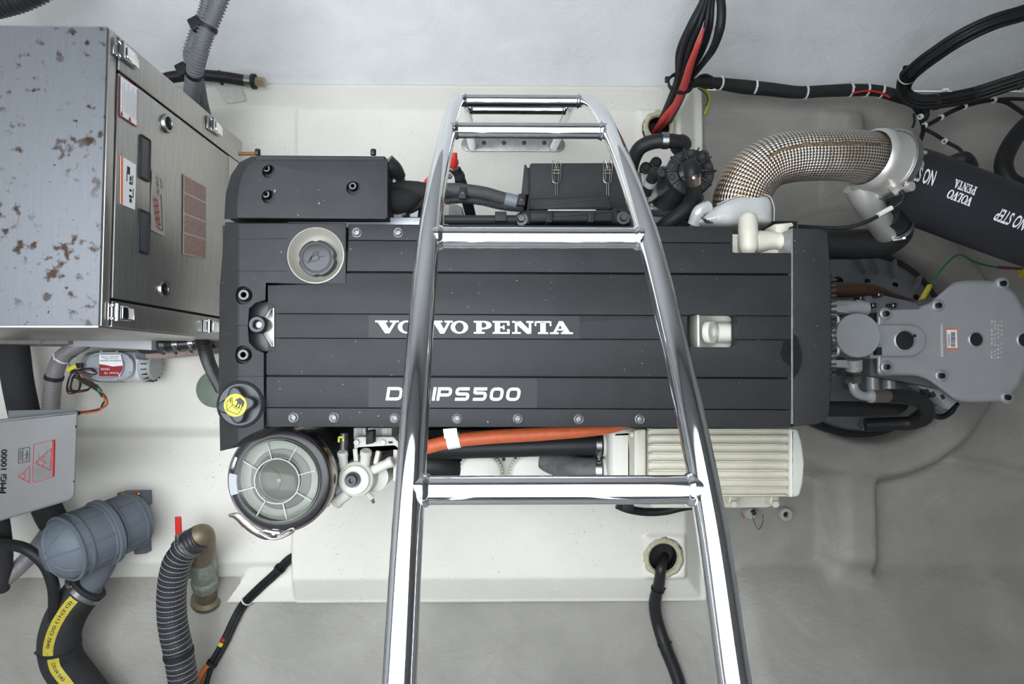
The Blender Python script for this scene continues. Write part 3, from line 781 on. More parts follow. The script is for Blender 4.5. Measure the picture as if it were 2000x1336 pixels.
def wires():
    t = thing('wire_bundle', 'tangled thin brown and black wires with yellow tag beside the pump', 'wires', W(170, 730, .05))
    def wv(name, px, r, m, z=.16): return tube(name, [W(x, y, zz) for x, y, zz in px], r, m, t, n=6, sub=7)
    br = mat('brown_wire', (.09,.025,.018), .45); bk = black_p
    lp = [(138, 733), (140, 726), (155, 728), (180, 735), (186, 730), (178, 723), (160, 724), (140, 730), (131, 752), (131, 765), (140, 769), (152, 764), (156, 750), (152, 735), (146, 732), (138, 750), (137, 762), (148, 766), (172, 762), (176, 755)]
    wv('wire', [(x, y, .15 + .012 * math.sin(i * 1.3)) for i, (x, y) in enumerate(lp)], .0021, br)
    wv('wire', [(x + 2, y - 3, .155 + .012 * math.sin(i * 1.9)) for i, (x, y) in enumerate(lp)], .0021, bk)
    for k in range(5):
        wv('wire', [(140 + k * 1.5, 738 - k, .15), (158, 738 + k * 2, .155), (178, 745 + k * 3, .15), (192, 757 + k * 2.2, .14), (199, 772 + k, .13)], .0019, (br, bk, br, bk, green_m)[k])
    for k, m in enumerate((orangew, orangew, black_p, label_r)):
        wv('wire', [(198 + k * .8, 768, .13), (204 + k * 1.3, 778, .12), (206 + k - (k == 2) * 8, 790, .12), (195, 801 - k, .13), (172, 806 - k, .15), (148, 808 - k, .17)], .0026, m)
    wv('stray_end', [(137, 716, .16), (134, 707, .165), (140, 698, .17), (150, 695, .17)], .001, bk)
    bm = nb(); add_box(bm, W(140, 719, .17), (.030, .012, .006), .5, .002); obj('yellow_tag', bm, yellow, t)
    bm = nb(); add_box(bm, W(156, 714, .16), (.018, .016, .010), .0, .002); obj('connector', bm, darkpl, t)
    bm = nb(); add_tube(bm, [W(186, 752, .14), W(197, 766, .135)], .006, n=10, sub=1); obj('green_joint', bm, mat('green_sleeve', (.05,.16,.12), .4), t)
    bm = nb(); add_box(bm, W(150, 807, .19), (.014, .012, .012), .1, .002); obj('cable_gland', bm, darkpl, t)
wires()

# ---- fittings between pump and engine
h, pa = hose('drain_hose', 'pinkish ribbed drain hose running from the pump toward engine', 'hose', [W(282, 694, .12), W(310, 694, .12), W(350, 691, .12), W(400, 686, .11), W(440, 682, .10)], .012, mat_uv('pink_wound', (.42,.32,.30), (.20,.13,.12), 1, 250, .4, 0, .001, 'ring'), n=14)
bm = nb(); add_tube(bm, [W(270, 692, .12), W(288, 693, .12)], .016, n=16, sub=1); obj('grey_cuff', bm, greypl, h)
def union():
    t = thing('hose_union', 'black hose fittings with metal clamps under generator corner', 'fitting', W(345, 672, .1))
    p = [W(296, 674, .15), W(320, 673, .16), W(350, 672, .16), W(385, 669, .15), W(425, 668, .15)]
    bm = nb(); pa = add_tube(bm, p, .020, n=16); obj('hose_tail', bm, coverS, t)
    for f in (.25, .42, .62): clamp(t, pa, pa.len * f, .0205)
    bm = nb(); add_box(bm, W(305, 674, .12), (.06, .05, .10), .1, .01); obj('valve_block', bm, darkpl, t)
union()
h, pa = hose('corrugated_conduit', 'black corrugated conduit dropping between generator and engine front', 'conduit', [W(392, 655, .28), W(398, 672, .26), W(405, 700, .20), W(415, 725, .12), W(425, 745, .05), W(432, 760, .0)], .0175, coverS, n=16, corr=(.009, .004))

# ---- inverter box
def inverter():
    zt = .46
    t = thing('inverter_box', 'grey metal inverter case with red warning labels at left edge', 'inverter', W(60, 900, zt - .14))
    top = [(-160, 838), (0, 819), (152, 803), (150, 850), (146, 968), (138, 977), (0, 1018), (-160, 1064)]
    bm = nb(); add_prism(bm, round_poly([W(x, y, zt) for x, y in top][::-1], .006), .13, .006, 3, bot=round_poly([W(x - 3, y, zt - .13) for x, y in top][::-1], .006)); bo = obj('case', bm, greybox, t)
    bm = nb(); add_prism(bm, [W(*p) for p in ((16, 802, zt - .02), (150, 799, zt - .02), (152, 806, zt - .02), (16, 818, zt - .02))][::-1], .10, .0, bot=[W(*p) for p in ((16, 804, zt - .12), (149, 801, zt - .12), (151, 807, zt - .12), (16, 819, zt - .12))][::-1]); obj('terminal_cover', bm, mat('smoke_plastic', (.09,.10,.10), .25), t)
    for x, y in ((147, 834), (143, 941)):
        bm = nb(); add_lathe(bm, [(0, .004), (.0022, .004), (.003, .003), (.004, 0), (0, 0)], W(x, y, zt), n=12); obj('screw', bm, chrome, bo)
    z = zt + .0004
    def T(body, a, b, hpx, m, bold=0.):     # a -> b along the reading direction (up the picture)
        o_ = W(*a, z); e = W(*b, z) - o_; f = Vector((-e.y, e.x, 0)).normalized() * hpx * S(zt)
        lay('lettering', text_shape(body, bold), o_, e, f, m, bo)
    T('PMGi 10000', (12, 963), (14, 878), 11, black_p); T('PMGi 10000', (12.6, 962.2), (14.6, 877.2), 11, black_p); T('PMGi 10000', (11.6, 963.8), (13.6, 878.8), 11, black_p)
    def line(pts, wd, m, name='label_outline'):
        b_ = strokes([[(W(x, y, z).x, W(x, y, z).y) for x, y in pts]], wd * S(zt))
        for v in b_.verts: v.co.z = z + .0004
        obj(name, b_, m, bo, 0)
    line([(37, 877), (58, 873), (58, 901), (36, 905), (37, 877)], 1, black_p); line([(45, 875), (45, 903)], .8, black_p); line([(45, 889), (58, 887)], .8, black_p)
    line([(66, 868), (105, 859), (107, 866), (105, 931), (67, 942), (64, 938), (66, 868)], 1.1, label_r)
    quadprint('red_band', [W(*p, z) for p in ((102, 860), (108, 858), (107, 928), (102, 932))][::-1], label_r, bo)
    line([(36, 931), (58, 911), (57, 942), (36, 931)], 1.6, label_r); line([(52, 921), (46, 927), (51, 930), (44, 936)], 1.1, label_r, 'lightning_mark')
    line([(69, 904), (100, 876), (99, 919), (69, 904)], 1.6, label_r); line([(88, 890), (80, 899), (90, 903), (82, 910)], 1.2, label_r, 'lightning_mark')
    for k in range(9): line([(69 + k * 3.6, 938 - k), (69 + k * 3.6, 938 - k - random.uniform(20, 62))], .6, mat('dim_print', (.12,.11,.11), .5), 'small_print')
    line([(50, 895), (53, 894), (53, 881)], 2.2, black_p, 'pictogram'); line([(48, 898), (55, 897), (51, 902), (48, 898)], .8, label_r, 'warning_triangle')
    for k in range(3): line([(39 + k * 2, 900), (39 + k * 2, 880)], .6, black_p, 'small_print')
inverter()

# ---- grey water lock barrel
def waterlock():
    t = thing('water_lock', 'grey plastic two-piece exhaust water lock barrel on the floor', 'water lock', W(200, 1050, -.03))
    a = W(128, 1072, .23); b = W(268, 1012, .05); ax = (b - a).normalized(); L_ = (b - a).length
    r0 = 62 * S(.23); r1 = 50 * S(.05)
    bm = nb(); add_lathe(bm, [(0, -.052), (.018, -.0515), (r0 * .5, -.045), (r0 * .85, -.022), (r0 * .97, 0), (r0 * 1.0, .02), (r0 * 1.0, L_ * .42), (r0 * 1.03, L_ * .43), (r0 * 1.03, L_ * .47)], a, ax, 44)
    dm = obj('front_dome', bm, greypl, t, 35)
    bm = nb(); add_lathe(bm, [(r0 * 1.03, L_ * .46), (r0 * 1.09, L_ * .47), (r0 * 1.09, L_ * .535), (r0 * 1.0, L_ * .54), (r1 * 1.03, L_ * .56), (r1 * 1.04, L_ * .97), (r1 * .9, L_ * 1.03), (0, L_ * 1.04)], a, ax, 44)
    rb = obj('rear_barrel', bm, greypl, t, 35)
    F = frame(ax, (0, 0, 1))
    for k in range(8):
        an = R(45 * k + 10); d = F @ Vector((math.cos(an), math.sin(an), 0)); Q = Matrix((d.cross(ax), d, ax)).transposed()
        bm = nb(); add_box(bm, a + d * r0 * 1.0 + ax * (L_ * .22), (.004, .006, L_ * .40), Q); obj('rib', bm, greypl, dm)
        bm = nb(); add_box(bm, a + d * r1 * 1.04 + ax * (L_ * .77), (.004, .006, L_ * .38), Q); obj('rib', bm, greypl, rb)
        bm = nb(); add_tube(bm, [a + d * r0 * .15 + ax * -.051, a + d * r0 * .5 + ax * -.045, a + d * r0 * .86 + ax * -.021, a + d * r0 * .985 + ax * .012], .0022, n=6, sub=4); obj('seam', bm, greypl, dm)
    for x, nm in ((.0, 'hoop'), (L_ * .12, 'hoop'), (L_ * .6, 'hoop'), (L_ * .9, 'hoop')):
        rr = r0 * 1.0 if x < L_ * .5 else r1 * 1.04
        bm = nb(); add_lathe(bm, [(rr - .003, x - .004), (rr + .004, x - .003), (rr + .004, x + .003), (rr - .003, x + .004)], a, ax, 44); obj(nm, bm, greypl, dm if x < L_ * .5 else rb)
    bm = nb(); add_lathe(bm, [(0, -.0545), (.006, -.0545), (.010, -.051), (.010, -.046)], a, ax, 16); obj('drain_plug', bm, greypl, dm)
    bm = nb(); add_prism(bm, [W(*p, .02) for p in ((228, 964), (278, 963), (279, 990), (228, 992))][::-1], .05, .003); lug = obj('mounting_lug', bm, greypl, t)
    for x in (236, 268):
        bm = nb(); add_lathe(bm, [(0, .005), (.005, .0045), (.009, .001), (.009, 0), (0, 0)], W(x, 966, .02), n=14); obj('screw', bm, copper_m, lug)
    bm = nb(); add_prism(bm, [W(*p, .0) for p in ((255, 1060), (282, 1052), (284, 1082), (262, 1084))][::-1], .035, .003); obj('mounting_lug', bm, greypl, t)
    # outlet neck
    n0 = W(198, 1110, .10); n1 = W(172, 1150, .09)
    bm = nb(); pa = add_tube(bm, [n0 + Vector((.02, .05, .0)), n0, n1], .034, n=24, sub=6); nk = obj('outlet_neck', bm, greypl, t)
    bm = nb(); ring_on(bm, pa, pa.len - .006, .033, .014, .004, 24); obj('neck_rim', bm, greypl, nk)
waterlock()
h, pa = hose('exhaust_hose', 'thick black cloth hose with broad yellow printed stripe from the water lock', 'hose',
    [W(176, 1143, .09), W(150, 1170, .10), W(126, 1210, .10), W(116, 1250, .09), W(122, 1290, .08), W(150, 1330, .085), W(185, 1380, .10), W(220, 1450, .12), W(250, 1540, .15), W(275, 1640, .17)], 34 * S(.08), cloth_h, n=28, sub=10)
hr = 34 * S(.08)
HL = .375
strip_on('yellow_stripe', pa, hr, .03, HL * .49 * 1.12, .10, -.42, yellowp, h)
strip_on('yellow_stripe', pa, hr, HL * .58, pa.len * .99, -.14, -.66, yellowp, h)
bent_print('stripe_lettering', text_shape('ID.EN13 ISO 7840', .01), pa, hr, HL * .10, HL * .48, -.16, -.17, black_p, h, lift=.0014)
bent_print('stripe_lettering', text_shape('DIN 84 S40', .01), pa, hr, HL * .62, HL * .86, -.40, -.16, black_p, h, lift=.0014)
clamp(h, pa, .018, hr + .001); tie(h, pa, HL * .565, hr, darkpl, .009)
h, pa = hose('rubber_hose', 'slim black rubber hose arching down the left side beside water lock', 'hose',
    [W(-60, 1040, .18), W(0, 1060, .20), W(50, 1072, .21), (W(85, 1100, .20)), W(103, 1140, .18), W(106, 1190, .15), W(98, 1250, .12), W(98, 1300, .10), W(112, 1350, .08), W(130, 1420, .06)], 10 * S(.17), rubber, n=16)
h, pa = hose('red_cable', 'short red cable below slim black hose at bottom left corner', 'cable', [OS(93, 1240, .05), OS(90, 1275, .05), OS(96, 1320, .05), OS(106, 1390, .05)], .008, redc, n=12)
h, pa = hose('clear_hose', 'translucent purple-grey ribbed hose sloping behind the water lock at left edge', 'hose', [W(100, 1030, .05), W(78, 1062, .06), W(45, 1100, .07), W(0, 1140, .08), W(-60, 1190, .08)], .024, clearw, n=20)
h, pa = hose('cloth_hose', 'black vertical hose at far left edge below inverter case', 'hose', [W(-2, 1000, .16), W(4, 1040, .15), W(8, 1090, .12), W(2, 1150, .08)], .022, cloth_h, n=20)

# ---- seacock with ribbed hose and red handle
def seacock():
    t = thing('seacock', 'weathered bronze seacock elbow with red lever standing on hull', 'valve', W(398, 1165, -.085))
    b = W(404, 1168, -.085); c = W(394, 1088, .07); d = W(396, 1060, .13)
    F = Vector((0, 0, 1)); ax = (c - b).normalized(); L_ = (c - b).length
    bm = nb(); add_lathe(bm, [(0, -.01), (.050, -.01), (.048, .006), (.034, .012), (.033, L_ * .30)], b, ax, 28); obj('skin_flange', bm, bronze, t)
    bm = nb(); add_lathe(bm, [(.033, L_ * .28), (.040, L_ * .32), (.041, L_ * .48), (.034, L_ * .52), (.037, L_ * .60), (.043, L_ * .72), (.040, L_ * .9), (.036, L_ * 1.0)], b, ax, 10); obj('valve_body', bm, verdi, t, 30)
    bm = nb(); add_lathe(bm, [(0, -.055), (.016, -.055), (.016, -.01), (.02, 0), (0, .0)], b.lerp(c, .62) + Vector((-.0, 0, 0)), Vector((1, 0, 0)), 16); obj('stem_boss', bm, verdi, t)
    e = W(372, 1062, .15)
    bm = nb(); add_tube(bm, [c, d, W(392, 1046, .165), W(380, 1052, .175), e], [.038, .036, .034, .031, .028], n=24, sub=8); obj('elbow', bm, bronze, t)
    bm = nb(); p = [W(348, 1010, .11), W(349, 1040, .10), W(351, 1068, .09), W(372, 1085, .06)]
    add_tube(bm, p, [.010, .0105, .0085, .007], n=12, sub=6, flat=.5); obj('lever_handle', bm, red_m, t)
seacock()
h, pa = hose('ribbed_hose', 'large black spiral ribbed hose leading down from the seacock', 'hose',
    [W(392, 1050, .170), W(372, 1062, .170), W(352, 1085, .165), W(340, 1120, .155), W(335, 1170, .14), W(338, 1220, .13), W(348, 1270, .12), W(358, 1330, .11), W(368, 1420, .11), W(380, 1520, .12), W(392, 1640, .14)], 25.5 * S(.14), wound, n=24, sub=12)
bm = nb(); x = .05
while x < pa.len:
    c, tt, nn, b = pa.at(x); add_lathe(bm, [(25.3 * S(.14), -.0011), (25.9 * S(.14), 0), (25.3 * S(.14), .0011)], c, tt, 28, up=nn); x += .0165
o = obj('spiral_wire', bm, mat('grey_spiral', (.33,.34,.35), .35), h); o['kind'] = 'stuff'
clamp(h, pa, .035, 25.8 * S(.14)); tie(h, pa, .40, 25.8 * S(.14), darkpl, .012)
quadp = polys([rect(0, 0, 1, 1)]); bent_print('paper_label', quadp, pa, 26.0 * S(.14), .06, .10, .9, .25, label_w, h)

# ---- black cable pair with coloured bands
def cablepair():
    t = thing('cable_pair', 'black cables with red and yellow bands from engine bay to lower edge', 'cables', W(450, 1230, -.07))
    zz = -.045
    base = [(572, 1084, -.02), (560, 1092, -.02), (535, 1118, -.03), (500, 1150, -.04), (470, 1182, -.05), (452, 1215, -.05), (436, 1250, -.045), (420, 1280, -.04), (404, 1305, -.035)]
    def WB(x, y, z, e=0.):
        return OS(x, y, .016 + e) if y > 1178 else W(x, y, z)
    p1 = [WB(*p) for p in base]; o1 = tube('cable', p1, .0085, rubber, t, n=12); pa = o_path[o1.name]
    tube('cable', [WB(x + 7, y + 4, z - .006) for x, y, z in base] + [OS(402, 1340, .016), OS(390, 1400, .016), OS(372, 1480, .016), OS(360, 1550, .016)], .0080, rubber, t, n=12)
    tube('cable', [WB(x + 4, y - 1, z + .008, .01) for x, y, z in base[:-2]], .0045, rubber, t, n=10)
    tube('orange_cable', [OS(409, 1297, .018), OS(398, 1310, .018), OS(386, 1335, .018), OS(372, 1380, .018), OS(350, 1450, .018), OS(338, 1540, .018)], .0085, orangew, t, n=12)
    for y0, m in ((1249, label_r), (1258, yellow)):
        c = OS(437 - (y0 - 1249) * .55, y0, .016); bm = nb(); dd = (OS(420, 1280, .016) - OS(436, 1250, .016)).normalized()
        add_lathe(bm, [(.0086, -.006), (.0100, -.006), (.0100, .006), (.0086, .006)], c, dd, 16); obj('colour_band', bm, m, t)
    for f, m, w_ in ((.14, darkpl, .012), (.50, tie_w, .005), (.96, darkpl, .010)):
        c, tt, nn, b = pa.at(pa.len * f); c = c + (W(7, 4, 0) - W(0, 0, 0)) * .4
        bm = nb(); add_lathe(bm, [(.016, -w_ / 2), (.018, -w_ / 2), (.018, w_ / 2), (.016, w_ / 2)], c, tt, 18); obj('cable_tie', bm, m, t)
cablepair()

# ---- disc fitting half behind the engine front
bm = nb(); p = W(420, 760, 0); add_lathe(bm, [(0, .010), (.040, .010), (.044, .008), (.052, .008), (.060, .004), (.062, -.01), (0, -.01)], p, n=40)
tag(obj('floor_disc', bm, mat('green_grey_rubber', (.20,.24,.19), .6, var=.3, vscale=30)), 'round greenish floor disc half hidden behind the engine front cover', 'floor fitting')

# ---- hoses along the upper left
h, pa = hose('corrugated_conduit', 'black ribbed duct crossing the top left corner', 'duct', [W(-60, 26, .30), W(-10, 14, .30), W(35, 2, .30), W(80, -18, .30), W(130, -50, .30)], 20 * S(.30), coverS, n=20, corr=(.012, .004))
def conduits():
    t = thing('conduit_pair', 'two grey corrugated conduits strapped together behind the generator', 'conduit', W(385, 200, .0))
    a = [(440, -60, .42), (432, -10, .42), (421, 20, .41), (402, 65, .40), (389, 105, .38), (380, 140, .34), (376, 170, .28), (372, 210, .18), (368, 250, .08)]
    b = [(400, -60, .40), (405, -5, .39), (402, 20, .38), (385, 62, .37), (372, 105, .35), (378, 130, .30), (388, 170, .20), (395, 205, .10), (405, 240, .03)]
    g = mat('grey_conduit', (.15,.15,.16), .5)
    t1 = tube('conduit', [W(*p) for p in a], 15 * S(.38), g, t, n=18, corr=(.009, .0042)); tube('conduit', [W(*p) for p in b], 12 * S(.33), g, t, n=18, corr=(.009, .0042))
    pa = o_path[t1.name]
    for f in (.27, .50):
        c, tt, nn, bb = pa.at(pa.len * f); bm = nb(); r_ = 15.5 * S(.38)
        add_lathe(bm, [(r_, -.005), (r_ + .003, -.005), (r_ + .003, .005), (r_, .005)], c, tt, 20)
        add_box(bm, c + Vector((-.035, .012, -.005)), (.03, .035, .02), .5, .004); obj('strap', bm, darkpl, t)
conduits()
h, pa = hose('capped_hose', 'short black hose ending in a metal hex plug along the back edge', 'hose', [W(300, 162, .06), W(335, 151, .05), W(380, 147, .03), (W(430, 150, .01)), W(482, 158, 0.0)], 11 * S(.03), rubber, n=16)
bm = nb(); add_tube(bm, [W(480, 158, 0), W(494, 159, 0)], 12 * S(.02), n=18, sub=1); obj('ferrule', bm, steelx, h)
bm = nb(); add_tube(bm, [W(493, 159, 0), W(499, 159.5, 0)], 14.5 * S(.02), n=18, sub=1); obj('black_clip', bm, darkpl, h)
bm = nb(); add_tube(bm, [W(500, 160, 0), W(517, 161, 0)], 9 * S(.02), n=6, sub=1); obj('hex_plug', bm, mat('brass_plug', (.42,.34,.22), .35, .9), h)
bm = nb(); ring_on(bm, pa, pa.len * .70, 11 * S(.03), .004, .002); c = W(434, 160, .0); add_box(bm, c, (.008, .020, .006)); obj('cable_tie', bm, darkpl, h)
bm = nb(); add_prism(bm, round_poly([W(*p) for p in ((414, 160, -.03), (466, 162, -.035), (481, 196, -.012), (444, 203, -.008))][::-1], .01), .004, .001)
tag(obj('paper_sheet', bm, mat('aged_paper', (.62,.61,.55), .6, var=.25, vscale=70)), 'small pale label plate hanging below the capped black hose', 'label')

# ================================================================== the engine
def zc(y): return .80 - 3e-7 * (y - 636) ** 2
ENG = thing('marine_engine', 'black-covered marine diesel engine filling the middle of the bay', 'engine', W(985, 640, 0))
def engine():
    t = ENG
    C = lambda x, y, dz=0.: W(x, y, zc(y) + dz)
    # castings under the covers
    bm = nb(); add_prism(bm, ppoly([(540, 455), (1345, 458), (1345, 815), (540, 815)][::-1], .752), .32, .004); obj('valve_cover', bm, darkpl, t)
    bm = nb(); add_prism(bm, ppoly([(640, 420), (1560, 430), (1560, 830), (640, 830)][::-1], .44), .30, .01); obj('engine_block', bm, plastic, t)
    bm = nb(); add_prism(bm, ppoly([(660, 500), (1500, 500), (1500, 800), (660, 800)][::-1], .15), .155, .01); obj('oil_pan', bm, darkpl, t)
    # cover panels: seven long strips
    def cyl(px, py, rp, z0, z1, n=40):
        bm = nb(); p = W(px, py, .80); add_lathe(bm, [(0, z0 - .8), (rp * S(.80), z0 - .8), (rp * S(.80), z1 - .8), (0, z1 - .8)], p, n=n); return obj('cutter', bm, cover)
    def block(px, z0, z1, rad=0.):
        bm = nb(); add_prism(bm, ppoly(px[::-1], z1, rad), z1 - z0); return obj('cutter', bm, cover)
    win = [(1361, 608), (1465, 609), (1466, 676), (1361, 676)]
    arc = [(600, 555.5), (625, 555), (645, 549), (660, 540), (668, 534)]
    st = [
        [(681, 437.5), (1431, 443), (1431, 474), (680, 468.5)],
        [(680, 470), (1431, 475.5), (1431, 492), (1436, 493.5), (1545, 494), (1545, 534), (677, 529.5)],
        [(674, 533.5), (1545, 538.5), (1545, 616.5), (537, 612), (537, 596), (523, 592), (523, 557)] + arc,
        [(537, 613.2), (1545, 617.8), (1545, 663.4), (537, 659.8)],
        [(537, 661), (1545, 664.6), (1545, 737.0), (520, 732.5), (520, 690), (537, 684)],
        [(520, 736), (1545, 740.5), (1545, 799.5), (520, 795.5)],
        [(520, 797), (1545, 801), (1545, 834), (520, 833.5)],
    ]
    for i, p in enumerate(st):
        bm = nb(); add_prism(bm, [C(*q) for q in p][::-1], .020, .0010, 2); o = obj('cover_panel', bm, cover, t)
        if i in (2, 3, 4):
            o.data.materials[0] = cover; wl = WLOC[o.name]
            cut(o, [block(win, .70, .86, .010)])
    bm = nb(); add_prism(bm, [C(x, y, -.016) for x, y in ((683, 441), (1428, 446), (1428, 494), (1543, 497), (1543, 831), (523, 830), (523, 560), (676, 560))][::-1], .008); o = obj('cover_backing', bm, darkpl, t); cut(o, [block(win, .70, .86, .010)])
    # skirt along lower and upper edge
    bm = nb(); add_prism(bm, [C(x, y, -.010) for x, y in ((520, 826), (1545, 826), (1545, 834.5), (520, 834))][::-1], .07, .002); obj('cover_skirt', bm, cover, t)
    # front cover with sloping end, wells and recess
    top = [(466, 436), (676, 436), (676, 555), (600, 555.5), (520, 553), (519, 586), (500, 592), (487, 603), (485, 640), (487, 668), (500, 682), (516, 689), (516, 838), (488, 850), (472, 860), (464, 868), (464, 740), (465, 560)]
    bot = [(440, 434), (676, 436), (676, 555), (600, 555.5), (520, 553), (519, 586), (500, 592), (487, 603), (485, 640), (487, 668), (500, 682), (516, 689), (516, 838), (490, 853), (470, 872), (430, 881), (427, 740), (429, 560)]
    bm = nb(); add_prism(bm, [W(x, y, .80) for x, y in top][::-1], .1, .003, 2, bot=[W(x, y, .745) for x, y in bot][::-1])
    fc = obj('front_cover', bm, cover, t)
    cut(fc, [cyl(617, 499, 56, .70, .9), cyl(475, 577, 18, .785, .9), cyl(474, 693, 18, .785, .9)])
    for a, b in (((432, 467), (672, 466)), ((430, 529), (640, 530)), ((428, 635), (484, 636)), ((428, 735), (515, 735))):
        bm = nb(); add_tube(bm, [W(max(a[0], 458), a[1], .8003), W(b[0] if b[0] < 560 else 560, b[1], .8003)], .0006, n=6, sub=1); obj('seam_line', bm, darkpl, fc)
    bm = nb(); add_prism(bm, [W(x, y, .745) for x, y in ((434, 440), (520, 440), (520, 838), (465, 870), (434, 876))][::-1], .22, .002); obj('front_housing', bm, cover, t)
    # sensor recess: basin, bright plate, socket
    bm = nb(); add_prism(bm, [W(x, y, .772) for x, y in ((486, 590), (540, 590), (540, 686), (486, 686))][::-1], .010); rc = obj('recess_floor', bm, coverS, t)
    bm = nb(); add_prism(bm, round_poly([W(x, y, .784) for x, y in ((514, 618), (528, 600), (536, 598), (536, 680), (528, 678), (514, 656), (508, 637))][::-1], .004), .012, .003); obj('bright_plate', bm, mat('worn_bright_metal', (.30,.29,.27), .25, 1., var=.3, vscale=60), rc)
    bm = nb(); add_lathe(bm, [(.017, -.01), (.0175, .014), (.0150, .018), (.0095, .018), (.0085, .006), (0, .006)], W(509, 635, .782), n=28); so = obj('socket', bm, coverS, rc)
    bm = nb(); add_lathe(bm, [(.0085, .006), (.006, .009), (0, .010)], W(509, 635, .782), n=20); obj('socket_lens', bm, mat('blue_lens', (.25,.27,.36), .1, .6), so)
    # cap head bolts
    def capbolt(px, py, z, r=.0125):
        bm = nb(); add_lathe(bm, [(0, .004), (r * .42, .004), (r * .46, .010), (r * .80, .010), (r, .0075), (r, 0), (r, -.004)], W(px, py, z), n=24); o = obj('socket_bolt', bm, bolt_m, t)
        bm = nb(); add_lathe(bm, [(r * .43, .0095), (r * .43, .004), (0, .004)], W(px, py, z), n=6); obj('hex_socket', bm, darkpl, o); return o
    capbolt(480, 577, .786); capbolt(479, 693, .786)
    # lid over the belt end
    tp = [(463, 426), (464, 384), (469, 350), (481, 325), (498, 312), (752, 312), (757, 317), (757, 424), (752, 428)]
    bt = [(438, 428), (441, 378), (451, 342), (468, 317), (492, 305), (752, 306), (757, 311), (758, 425), (754, 430)]
    bm = nb(); add_prism(bm, [W(x, y, .785) for x, y in tp], .1, .002, 2, bot=[W(x, y, .735) for x, y in bt])
    bl = obj('belt_cover', bm, cover, t)
    cut(bl, [cyl(519, 330, 13.5, .77, .9), cyl(518, 380, 13.5, .77, .9), cyl(686, 363, 14, .77, .9)])
    for x, y in ((524, 332), (523, 382), (691, 366)): capbolt(x, y, .770, .0088)
    bm = nb(); add_prism(bm, [W(x, y, .735) for x, y in ((444, 426), (446, 380), (456, 345), (472, 321), (496, 309), (756, 312), (756, 426))][::-1], .30, .002); obj('belt_housing', bm, cover, t)
    bm = nb(); add_prism(bm, [W(x, y, .782) for x, y in ((500, 303), (750, 305), (750, 313), (500, 312))][::-1], .05, .001); obj('rear_lip', bm, cover, bl)
    for x in (503, 729):
        bm = nb(); hexprism(bm, W(x, 303, .74), (0, 1, 0), .006, .012); obj('hex_bolt', bm, bolt_m, bl)
    bm = nb(); add_prism(bm, [W(x, y, .60) for x, y in ((464, 296), (500, 296), (500, 302), (464, 302))][::-1], .006, .001); obj('rusty_strap', bm, rustm, t)
    bm = nb(); add_tube(bm, [W(755, 318, .70), W(770, 330, .69), W(783, 346, .67)], [.02, .018, .012], n=12); obj('plug_boot', bm, coverS, t)
    bm = nb(); add_box(bm, W(770, 338, .66), (.045, .02, .05), -.75, .004); obj('plug_body', bm, alu, t)
    bm = nb(); add_tube(bm, [W(758, 358, .66), W(775, 358, .66)], .012, n=14, sub=1); obj('white_sleeve', bm, tie_w, t)
    # pale casting visible between lid and panels
    bm = nb(); add_prism(bm, [W(x, y, .70) for x, y in ((560, 424), (850, 424), (850, 445), (560, 445))][::-1], .20, .004); obj('cylinder_head_rail', bm, mat('pale_casting', (.48,.50,.53), .4, .3, var=.2, vscale=40), t)
    # coolant cap in its bright cup
    cu = W(617, 499, .80)
    cup_m = mat('nickel_cup', (.46,.43,.37), .42, .45)
    bm = nb(); q = S(.80); add_lathe(bm, [(56 * q, -.02), (55.5 * q, .001), (53.5 * q, .002), (51.5 * q, -.002), (45 * q, -.016), (38 * q, -.024), (0, -.026)], cu, n=48); cp = obj('filler_cup', bm, cup_m, t, 50)
    cc = W(617, 503, .80); bm = nb()
    n = 48; pts = []
    for i in range(n):
        a = 2 * math.pi * i / n; r = 36 * q * (1.0 if (i % 12) not in (0, 1) else .93); pts.append(Vector((cc.x + r * math.cos(a), cc.y + r * math.sin(a), .797)))
    add_prism(bm, pts, .030, .003, 2); cap = obj('coolant_cap', bm, coverS, t)
    bm = nb(); add_lathe(bm, [(.030, 0), (.031, .0012), (.027, .0012), (.026, 0)], (cc.x, cc.y, .797), n=40); obj('cap_rim', bm, plastic, cap)
    b_ = strokes([[(.0, .35), (.12, .2), (.3, .5), (.62, .6), (.66, .3), (.4, .22), (.2, .25)], [(.2, .3), (.45, .72), (.66, .75), (.64, .6)], [(.68, .45), (.9, .4)], [(.3, .5), (.3, .3)]], .04)
    lay('spray_emblem', b_, Vector((cc.x - .020, cc.y - .018, .7972)), Vector((.042, .008, 0)), Vector((-.006, .034, 0)), plastic, cap, .001)
    # oil filler cap with yellow disc
    oc = W(470, 790, .80); bm = nb()
    add_lathe(bm, [(.047, -.03), (.047, -.004), (.045, .003), (.041, .006), (.040, .004), (0, .004)], oc, n=44); oil = obj('oil_filler_neck', bm, coverS, t)
    bm = nb(); pts = []
    for i in range(64):
        a = 2 * math.pi * i / 64; r = .0295 + .0062 * math.cos(4 * (a - .15)); pts.append(Vector((oc.x + r * math.cos(a), oc.y + r * math.sin(a), .822)))
    add_prism(bm, pts, .020, .004, 3); kb = obj('oil_cap_knob', bm, coverS, oil)
    bm = nb(); add_lathe(bm, [(.0215, 0), (.0215, .0008), (0, .0008)], oc + Vector((.0, -.0, .022)), n=40); obj('yellow_disc', bm, yellow, oil)
    zz = .8232
    def ic(lines, wd, name):
        b2 = strokes(lines, wd)
        for v in b2.verts: v.co = Vector((oc.x + v.co.x * .0205, oc.y + v.co.y * .0205, zz))
        obj(name, b2, black_p, oil, 0)
